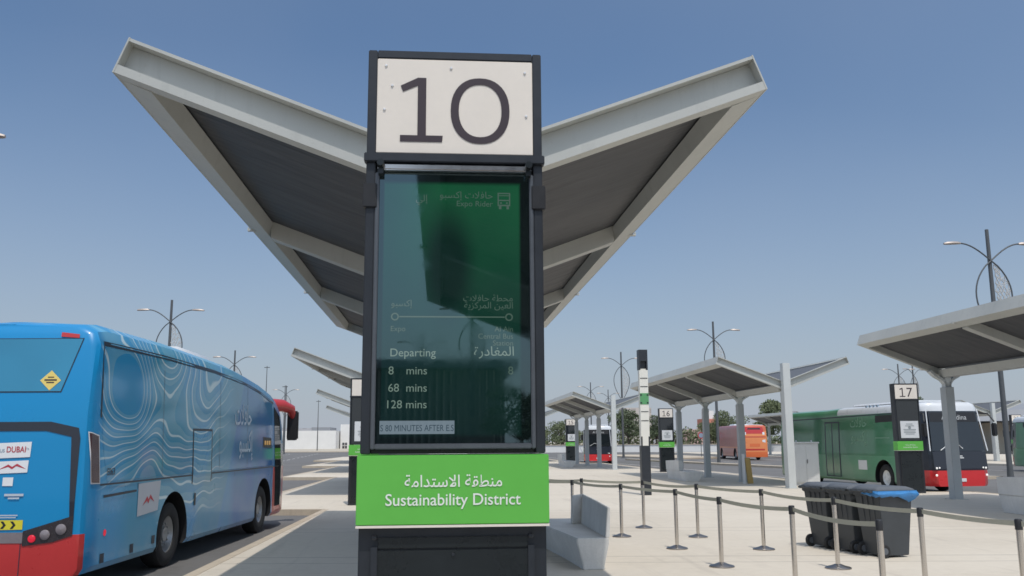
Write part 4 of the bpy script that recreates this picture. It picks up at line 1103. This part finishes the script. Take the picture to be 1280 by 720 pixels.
# ---- green city bus (right), its like under the far shelter and at the right edge
D = Bus('city_bus', 'green city bus with black and red front behind the bay 17 sign', 11.6, 2.5,
        [(0, 3.12), (.2, 3.18), (5.0, 3.18), (5.6, 3.22), (11.6, 3.22)], [(.3, 0), (1.2, 0), (2.3, .03), (3.3, .12)], [(.3, .02), (.9, .0), (1.5, .05), (3.2, .34)], [3.0, 8.85], group='green city buses', sh=.20)
def mfd(x, y, z):
    if z > 2.885 and y > 5.3: return 1
    if y > 11.28 and z < .84: return 2
    if y > 11.0 and z < 2.885: return 3
    return 0
D.body([M['green'], M['coach_white'], M['bus_red'], M['band'], M['black']], mfd, [.30, .38, .84, 1.10, 1.38, 1.5, 2.3, 2.7, 2.88])
D.wheel_set(M['rim_white'])
ud = lambda u: 11.6-u-.25      # measured from the front in the photograph
for sg in (1, -1):
    D.side(sg, [(ud(10.5), 2.78), (ud(.7), 2.86), (ud(.7), 1.30), (ud(10.5), 1.30)], 'window', M['green_glass'], .004)
    D.side(sg, [(ud(10.5), 2.80), (ud(10.5), 2.76), (ud(.7), 2.84), (ud(.7), 2.88)], 'window_seal', M['seal'], .006)
    D.side(sg, [(ud(2.95), 2.80), (ud(2.95), 2.54), (ud(1.5), 2.56), (ud(1.5), 2.82)], 'route_display', M['black'], .008)
    D.side(sg, [(ud(4.32), 1.12), (ud(4.32), .76), (ud(3.68), .76), (ud(3.68), 1.12)], 'sticker', M['white'], .006)
    D.side(sg, [(ud(6.95), .42), (ud(6.95), 2.64), (ud(5.70), 2.64), (ud(5.70), .42)], 'door_seal', M['seal'], .0065)
    for a, c in ((6.87, 6.36), (6.29, 5.78)):
        D.side(sg, [(ud(a), .46), (ud(a), 2.58), (ud(c), 2.58), (ud(c), .46)], 'door', M['green_glass'], .0085)
    D.side(sg, [(ud(.62), 2.85), (ud(.62), 1.35), (ud(.08), 1.35), (ud(.16), 2.85)], 'cab_window', M['dark_glass'], .006)
b = MB(); fd = lambda u, z: (lambda a, c, n: (D.x(u+a, z+c)+.0085+n, u+a, z+c))
put_text(b, arabic('حافلات'), .50, fd(ud(4.2), 2.40), 1.25, .01); b.build('livery_lettering', M['decal_green'], D.t, recalc=False)
b = MB(); put_text(b, arabic('إكسبو'), .55, fd(ud(4.2), 1.86), 1.15, .01); b.build('livery_lettering', M['decal_green'], D.t, recalc=False)
b = MB()
b.add([fd(ud(2.5), 1.95)(a, c, 0) for a, c in ((-.5, 0), (.5, 0), (.5, .03), (-.5, .03))], [(0,1,2,3)])
b.build('livery_stripe', M['decal_green'], D.t, recalc=False)
b = MB()
for k in range(4):
    u = 7.6+k*.26; b.box(1.06, 1.12, u, u+.10, 3.12, 3.215)
b.build('roof_vent', M['decal_grey'], D.t)
b = MB(); b.loft([[(-.9, y, z), (.9, y, z), (.8, y, z+.09), (-.8, y, z+.09)] for y, z in ((6.2, 3.21), (10.4, 3.21))]); b.build('roof_unit', M['coach_white'], D.t, False, .03)
D.front([(-1.0, 1.50), (1.0, 1.50), (.90, 2.86), (-.90, 2.86)], 'windscreen', M['windscreen'], .012)
D.front([(-1.0, .86), (1.0, .86), (1.0, 1.48), (-1.0, 1.48)], 'front_panel', M['band'], .012)
D.front([(-.88, 2.50), (.88, 2.50), (.86, 2.83), (-.86, 2.83)], 'destination_display', M['black'], .017)
b = MB()
ff = lambda x0, z: (lambda a, c, n: (x0-a, D.yf(z+c)+.021+n, z+c))
put_text(b, 'Al', .24, ff(.34, 2.58), None, .0); put_text(b, 'Madina', .24, ff(-.18, 2.58), None, .0)
b.build('destination_lettering', M['led_white'], D.t, recalc=False)
b = MB(); b.add([ff(0, 1.28)(a, c, 0) for a, c in ((-.14, -.03), (.14, -.03), (.14, 0), (-.14, 0), (-.10, .03), (.10, .03), (.10, .06), (-.10, .06))], [(0,1,2,3), (4,5,6,7)]); b.build('front_emblem', M['rim_white'], D.t, recalc=False)
D.front([(-.16, .46), (.16, .46), (.16, .57), (-.16, .57)], 'number_plate', M['white'], .016)
for sg in (1, -1):
    D.front([(sg*1.06, 1.5), (sg*1.10, 1.5), (sg*.99, 2.95), (sg*.95, 2.95)], 'windscreen_pillar', M['coach_white'], .014)
    for x, z, r in ((.92, .92, .035), (.82, .93, .028), (.94, .68, .04)):
        b = MB(); b.lathe([(r, 0), (r, .015), (r*.7, .025), (0, .028)], (sg*x, D.yf(z)+.012, z), 'y', 14); b.build('headlight', M['headlamp'], D.t, True)
    b = MB(); b.tube([(sg*1.05, 11.1, 2.82), (sg*1.22, 11.55, 2.78), (sg*1.32, 11.72, 2.5)], .025, 8); ar = b.build('mirror_arm', M['black'], D.t, True)
    b = MB(); b.loft([[(sg*1.22, 11.64, z), (sg*1.42, 11.64, z), (sg*1.40, 11.76, z), (sg*1.24, 11.76, z)] for z in (2.0, 2.45)]); b.build('mirror', M['black'], ar, False, .03)
b = MB(); b.tube([(.7, D.yf(1.5)+.03, 1.52), (.35, D.yf(1.7)+.03, 1.74), (.0, D.yf(1.72)+.03, 1.72), (-.15, D.yf(1.6)+.03, 1.58)], .014, 6); b.build('wiper', M['rim_white'], D.t, True)
D.rear([(-1.0, 1.7), (1.0, 1.7), (.95, 2.75), (-.95, 2.75)], 'rear_window', M['dark_glass'], .008)
D.rear([(-.9, .45), (.9, .45), (.9, 1.3), (-.9, 1.3)], 'engine_hatch', M['green'], .006)
for sg in (1, -1): D.rear([(sg*.95, .75), (sg*1.06, .75), (sg*1.06, 1.4), (sg*.95, 1.4)], 'tail_lamp', M['tail_red'], .008)
# heading towards us: front right corner (local +x is the side that faces the shelter)
def pose(bus, fx, fy, ang, L=11.6, hw=1.25):
    """put the local point (hw, L) at (fx, fy) with local +y pointing along ang (clockwise from +Y)"""
    c, s_ = math.cos(-ang), math.sin(-ang)
    bus.location = (fx-(c*hw-s_*L), fy-(s_*hw+c*L), RZ); bus.rotation_euler = (0, 0, -ang)
hd = math.pi-R(3.6)
pose(D.t, 16.72, 30.2, hd)
B2 = copy_tree(D.t); B2['label'] = 'white-roofed bus with red front seen through the bay 15 shelter columns'; pose(B2, 12.0, 75.5, math.pi+R(9.5))
E2 = copy_tree(D.t); E2['label'] = 'dark green bus cut off by the right edge, below the bay 22 sign'; E2.location = (34.95, 41.3, RZ); E2.rotation_euler = (0, 0, -R(4))

# ---- orange coach seen from behind
C = Bus('orange_coach', 'orange and dark red coach seen from behind beyond the bay 16 canopy', 12.0, 2.5,
        [(0, 3.35), (.2, 3.45), (11, 3.45), (12, 3.2)], [(.3, 0), (1.2, 0), (2.3, .04), (3.5, .25)], [(.3, 0), (1.5, .05), (3.2, .5)], [3.0, 9.0])
C.body([M['orange'], M['orange_hi'], M['coach_white'], M['black']], lambda x, y, z: 2 if z > 3.40 and y > .3 else (1 if y < .12 and z > .9 else 0), [.30, .38, .8, 1.10, 1.38, 1.9, 2.3, 2.8])
C.wheel_set(M['rim'])
C.rear([(-.95, 2.55), (.95, 2.55), (.85, 3.2), (-.85, 3.2)], 'rear_window', M['coach_red'], .008)
C.rear([(-.65, 2.95), (.65, 2.95), (.60, 3.1), (-.60, 3.1)], 'rear_window_shade', M['dark_glass'], .011)
C.rear([(-1.1, 2.20), (1.1, 2.20), (1.1, 2.28), (-1.1, 2.28)], 'rear_seam', M['coach_red'], .008)
C.rear([(-.95, .95), (.95, .95), (.95, 1.1), (-.95, 1.1)], 'rear_step', M['coach_red'], .008)
C.rear([(-.5, 1.3), (.5, 1.3), (.5, 1.6), (-.5, 1.6)], 'hatch', M['orange'], .008)
for sg in (1, -1):
    C.rear([(sg*.75, 1.75), (sg*1.05, 1.7), (sg*1.05, 2.0), (sg*.75, 1.95)], 'tail_lamp', M['orange_hi'] if sg < 0 else M['white'], .012)
    C.rear([(sg*.8, 2.45), (sg*1.0, 2.45), (sg*1.0, 2.7), (sg*.8, 2.7)], 'upper_lamp', M['white'], .012)
    C.side(sg, [(.6, 1.6), (11, 1.6), (10.8, 3.0), (.6, 3.1)], 'window', M['orange'], .005)
    C.side(sg, [(.3, 1.2), (11, 1.2), (11, 1.27), (.3, 1.27)], 'trim_line', M['orange_hi'], .006)
b = MB(); b.loft([[(-.8, y, z), (.8, y, z), (.7, y, z+.14), (-.7, y, z+.14)] for y, z in ((5, 3.43), (7, 3.43))]); b.build('roof_unit', M['coach_white'], C.t, False, .02)
C.t.location = (30.6, 86.5, RZ); C.t.rotation_euler = (0, 0, -R(5))

# ------------------------------------------------------------------ background: trees, hedges, buildings
def leaf_cloud(b, blobs, n, size, rnd, zmin=-9e9):
    for _ in range(n):
        cx, cy, cz, rx, ry, rz = rnd.choice(blobs)
        while True:
            x, y, z = (rnd.uniform(-1, 1) for _ in range(3)); d = x*x+y*y+z*z
            if .25 < d < 1: break
        p = Vector((cx+x*rx, cy+y*ry, cz+z*rz))
        if p.z < zmin: p.z = zmin+rnd.random()*.3
        a = Vector((rnd.gauss(0, 1), rnd.gauss(0, 1), rnd.gauss(0, 1))).normalized(); u = a.orthogonal().normalized(); v = a.cross(u)
        s = size*rnd.uniform(.6, 1.5)
        b.add([p-u*s, p-v*s*.5, p+u*s, p+v*s*.5], [(0,1,2,3)])
def tree(label, x, y, h, w_, seed, mat, group='trees beyond the bus station', dens=1.0):
    rnd = random.Random(seed); t = thing('tree', label, 'tree', (x, y, RZ), 0, group)
    b = MB(); b.tube([(0, 0, 0), (.05, 0, h*.2), (-.06, .05, h*.42), (.0, 0, h*.7)], [h*.028, h*.022, h*.018, h*.006], 8)
    blobs = []
    for k in range(11):
        a = rnd.uniform(0, 2*math.pi); r = w_*.34*math.sqrt(rnd.random()); z = h*rnd.uniform(.36, .88)
        k2 = 1.0-.5*max(0, (z/h-.55))/.4
        blobs.append((r*math.cos(a)*k2, r*math.sin(a)*k2, z, w_*rnd.uniform(.16, .27), w_*rnd.uniform(.16, .27), h*rnd.uniform(.09, .15)))
        b.tube([(0, 0, h*.3), (r*math.cos(a)*.5, r*math.sin(a)*.5, (z+h*.3)/2), (r*math.cos(a)*k2, r*math.sin(a)*k2, z)], [h*.011, h*.008, h*.003], 5)
    b.build('trunk', M['bark'], t, True)
    b = MB(); leaf_cloud(b, blobs, int(4600*dens), h*.019, rnd); b.build('crown', mat, t, recalc=False)
    return t
tree('bushy tree rising above the low dark canopy and orange coach', 55.6, 150, 10.2, 7.5, 1, M['leaf_b'])
tree('round tree directly behind the orange coach', 51.5, 158, 7.4, 7.5, 2, M['leaf_b'])
tree('round tree half hidden by columns left of the orange coach', 50.0, 165, 6.4, 5.5, 12, M['leaf_b'])
tree('big dark tree behind the white-fronted bus', 34.6, 165, 8.2, 8.5, 3, M['leaf_a'])
tree('dark tree between the bay 15 shelter and the slim pylon', 41.5, 172, 7.2, 7.0, 4, M['leaf_a'])
tree('pale olive tree left of the bay 15 sign', 24.5, 180, 6.6, 8.0, 5, M['leaf_b'])
tree('small olive tree right behind the bay 10 sign edge', 21.0, 190, 4.6, 6.0, 6, M['leaf_b'])
tree('low tree beside the far orange tower', 58.6, 190, 5.6, 4.0, 13, M['leaf_a'])
tree('small tree topping the rear end of the green bus', 71.0, 130, 8.4, 5.0, 7, M['leaf_a'])
tree('tree mirrored in the bay 10 display', 6.0, -58, 6.5, 6.5, 8, M['leaf_a'])
def hedge(label, x0, y0, x1, y1, h, d, n, seed, mat):
    rnd = random.Random(seed); b = MB(); L = math.hypot(x1-x0, y1-y0); blobs = []
    for k in range(max(3, int(L/1.6))):
        q = (k+.5)/max(3, int(L/1.6)); hh = h*rnd.uniform(.75, 1.08)
        blobs.append((x0+(x1-x0)*q, y0+(y1-y0)*q, hh*.5, 1.6, d, hh*.55))
    leaf_cloud(b, blobs, n, .26, rnd, 0.0); o = b.build('hedge', mat, recalc=False); o.location.z = RZ
    return tag(o, label, 'hedge', 'hedges along the far road')
hedge('long clipped olive hedge behind the bay 15 shelter', 14, 200, 60, 190, 5.2, 1.6, 9000, 21, M['leaf_b'])
hedge('low hedge under the low dark canopy right of the orange coach', 62, 170, 78, 168, 3.4, 1.6, 2600, 22, M['leaf_b'])

def building(name, label, x, y, w_, d, h, mat, rz=0.0, roof=None, wins=(), extra=()):
    t = thing(name, label, 'building', (x, y, RZ), rz)
    b = MB(); b.box(-w_/2, w_/2, 0, d, 0, h); wl = b.build('wall', mat, t)
    if roof:
        b = MB(); b.box(-w_/2-.3, w_/2+.3, -.3, d+.3, h+.003, h+roof); b.build('roof', M['roof_grey'] if roof > .5 else mat, t)
    for x0, x1, z0, z1 in wins:
        b = MB(); b.box(x0, x1, -.06, -.003, z0, z1); wn = b.build('window', M['dark_opening'], wl)
        b = MB(); xm = (x0+x1)/2; zm = (z0+z1)/2; b.box(xm-.08, xm+.08, -.10, -.063, z0, z1); b.box(x0, x1, -.10, -.063, zm-.08, zm+.08); b.build('window_bar', M['white_wall'], wn)
    for x0, x1, z0, z1, mt in extra:
        b = MB(); b.box(x0, x1, 1.0, d-1, h+z0+.004, h+z1); b.build('rooftop_box', M[mt], t)
    return t
building('white_warehouse', 'long low white building with one small window right of the coach', -45.5, 300, 24, 20, 5.9, M['white_wall'], 0, None, [(-3.6, -.9, 2.9, 4.9)], [(4, 10, 0, 1.1, 'roof_grey')])
building('white_hall', 'taller white hall with dark doorways just left of the bay 10 sign', -24.6, 310, 17, 20, 8.1, M['white_wall'], 0, None, [(-7.8, -6.2, .1, 2.0), (-5.3, -2.4, .1, 2.0)], [(2, 8, 0, 2.0, 'white_wall')])
building('grey_hall', 'grey block behind the low white building left of the bay 10 sign', -60, 380, 26, 20, 8.0, M['tower_grey'])
building('tower_block', 'hazy beige tower seen past the slim cream pylon', 66.5, 300, 9, 10, 13.0, M['tower_beige'])
building('grey_block', 'hazy grey block left of the bay 16 sign', 74.5, 300, 6, 10, 10.5, M['tower_grey'])
building('orange_tower', 'small orange-red tower with pale top left of the orange coach', 79.0, 260, 5.0, 5, 8.2, M['tower_red'], 0, None, (), [(-1.4, 1.4, 0, 2.4, 'white_wall')])
building('pink_block', 'low pinkish building under the orange-red tower', 71.5, 235, 13.5, 10, 4.9, M['pink_wall'])
t = building('dark_pavilion', 'wide dark-roofed hall behind the bay 22 sign', 92, 112, 36, 30, 4.1, M['beige_wall'], R(-16))
b = MB(); b.loft([[(-22, -5, 4.2), (22, -5, 4.2), (22, 32, 4.2), (-22, 32, 4.2)], [(-20, -4, 5.6), (20, -4, 6.2), (20, 30, 8.0), (-20, 30, 7.4)]]); b.build('roof', M['roof_grey'], t)
for x in (-17, -10, -3, 4, 11): MB().box(x, x+4.5, -.05, -.003, .3, 2.9).build('opening', M['dark_opening'], t)
# long white wall beyond the carriageway
t = thing('boundary_wall', 'long low white wall behind the road on the right', 'wall', (0, 0, RZ))
b = MB(); b.loft([[(14, 163, z), (92, 144, z), (92.2, 144.6, z), (14.2, 163.6, z)] for z in (0, 1.25)]); b.build('wall_body', M['white_wall'], t)
b = MB(); b.loft([[(13.9, 162.9, z), (92, 143.9, z), (92.3, 144.7, z), (14.2, 163.7, z)] for z in (1.253, 1.36)]); b.build('coping', M['kerb'], t)
# round road sign
t = thing('round_road_sign', 'round red-ringed road sign on a thin post beside the orange coach', 'road sign', (29.5, 101.0, RZ))
b = MB(); b.tube([(0, 0, 0), (0, 0, 2.9)], .04, 8); b.build('post', M['lamp'], t, True)
b = MB(); b.lathe([(.0, -.03), (.36, -.03), (.36, .0), (0, .0)], (0, -.05, 2.5), 'y', 24); pl = b.build('plate', M['sign_red'], t)
b = MB(); b.lathe([(.0, -.008), (.26, -.008), (.26, .0)], (0, -.082, 2.5), 'y', 24); b.build('plate_face', M['decal_grey'], pl)
# masts far left
for i, (x, y, h, lab) in enumerate([(-35.2, 210, 15, 'thin mast right of the red coach mirror'), (-31.5, 240, 13, 'thin mast above the white hall roof'), (-38.5, 205, 19, 'thin mast nearest the red coach front')]):
    b = MB(); b.tube([(0, 0, 0), (0, 0, h)], [.16, .07], 6); b.box(-.6, .6, -.05, .05, h-.4, h-.25); o = b.build('mast', M['lamp']); o.location = (x, y, RZ); tag(o, lab, 'mast', 'masts left of the bay 10 sign')
# slatted hall behind the camera (seen mirrored in the display)
t = thing('slatted_hall', 'slatted hall with flat dark roof mirrored in the bay 10 display', 'building', (-1.0, -68, RZ))
b = MB(); b.box(-6, 6.5, -14, 0, 0, 8.0); wl = b.build('wall', M['slats'], t)
b = MB()
for k in range(21): b.box(-5.9+k*.6, -5.75+k*.6, .003, .30, .2, 7.9)
b.build('slat', M['beige_wall'], wl)
b = MB(); b.box(-7, 7.5, -15, 1.5, 8.003, 8.7); b.build('roof', M['roof_grey'], t)
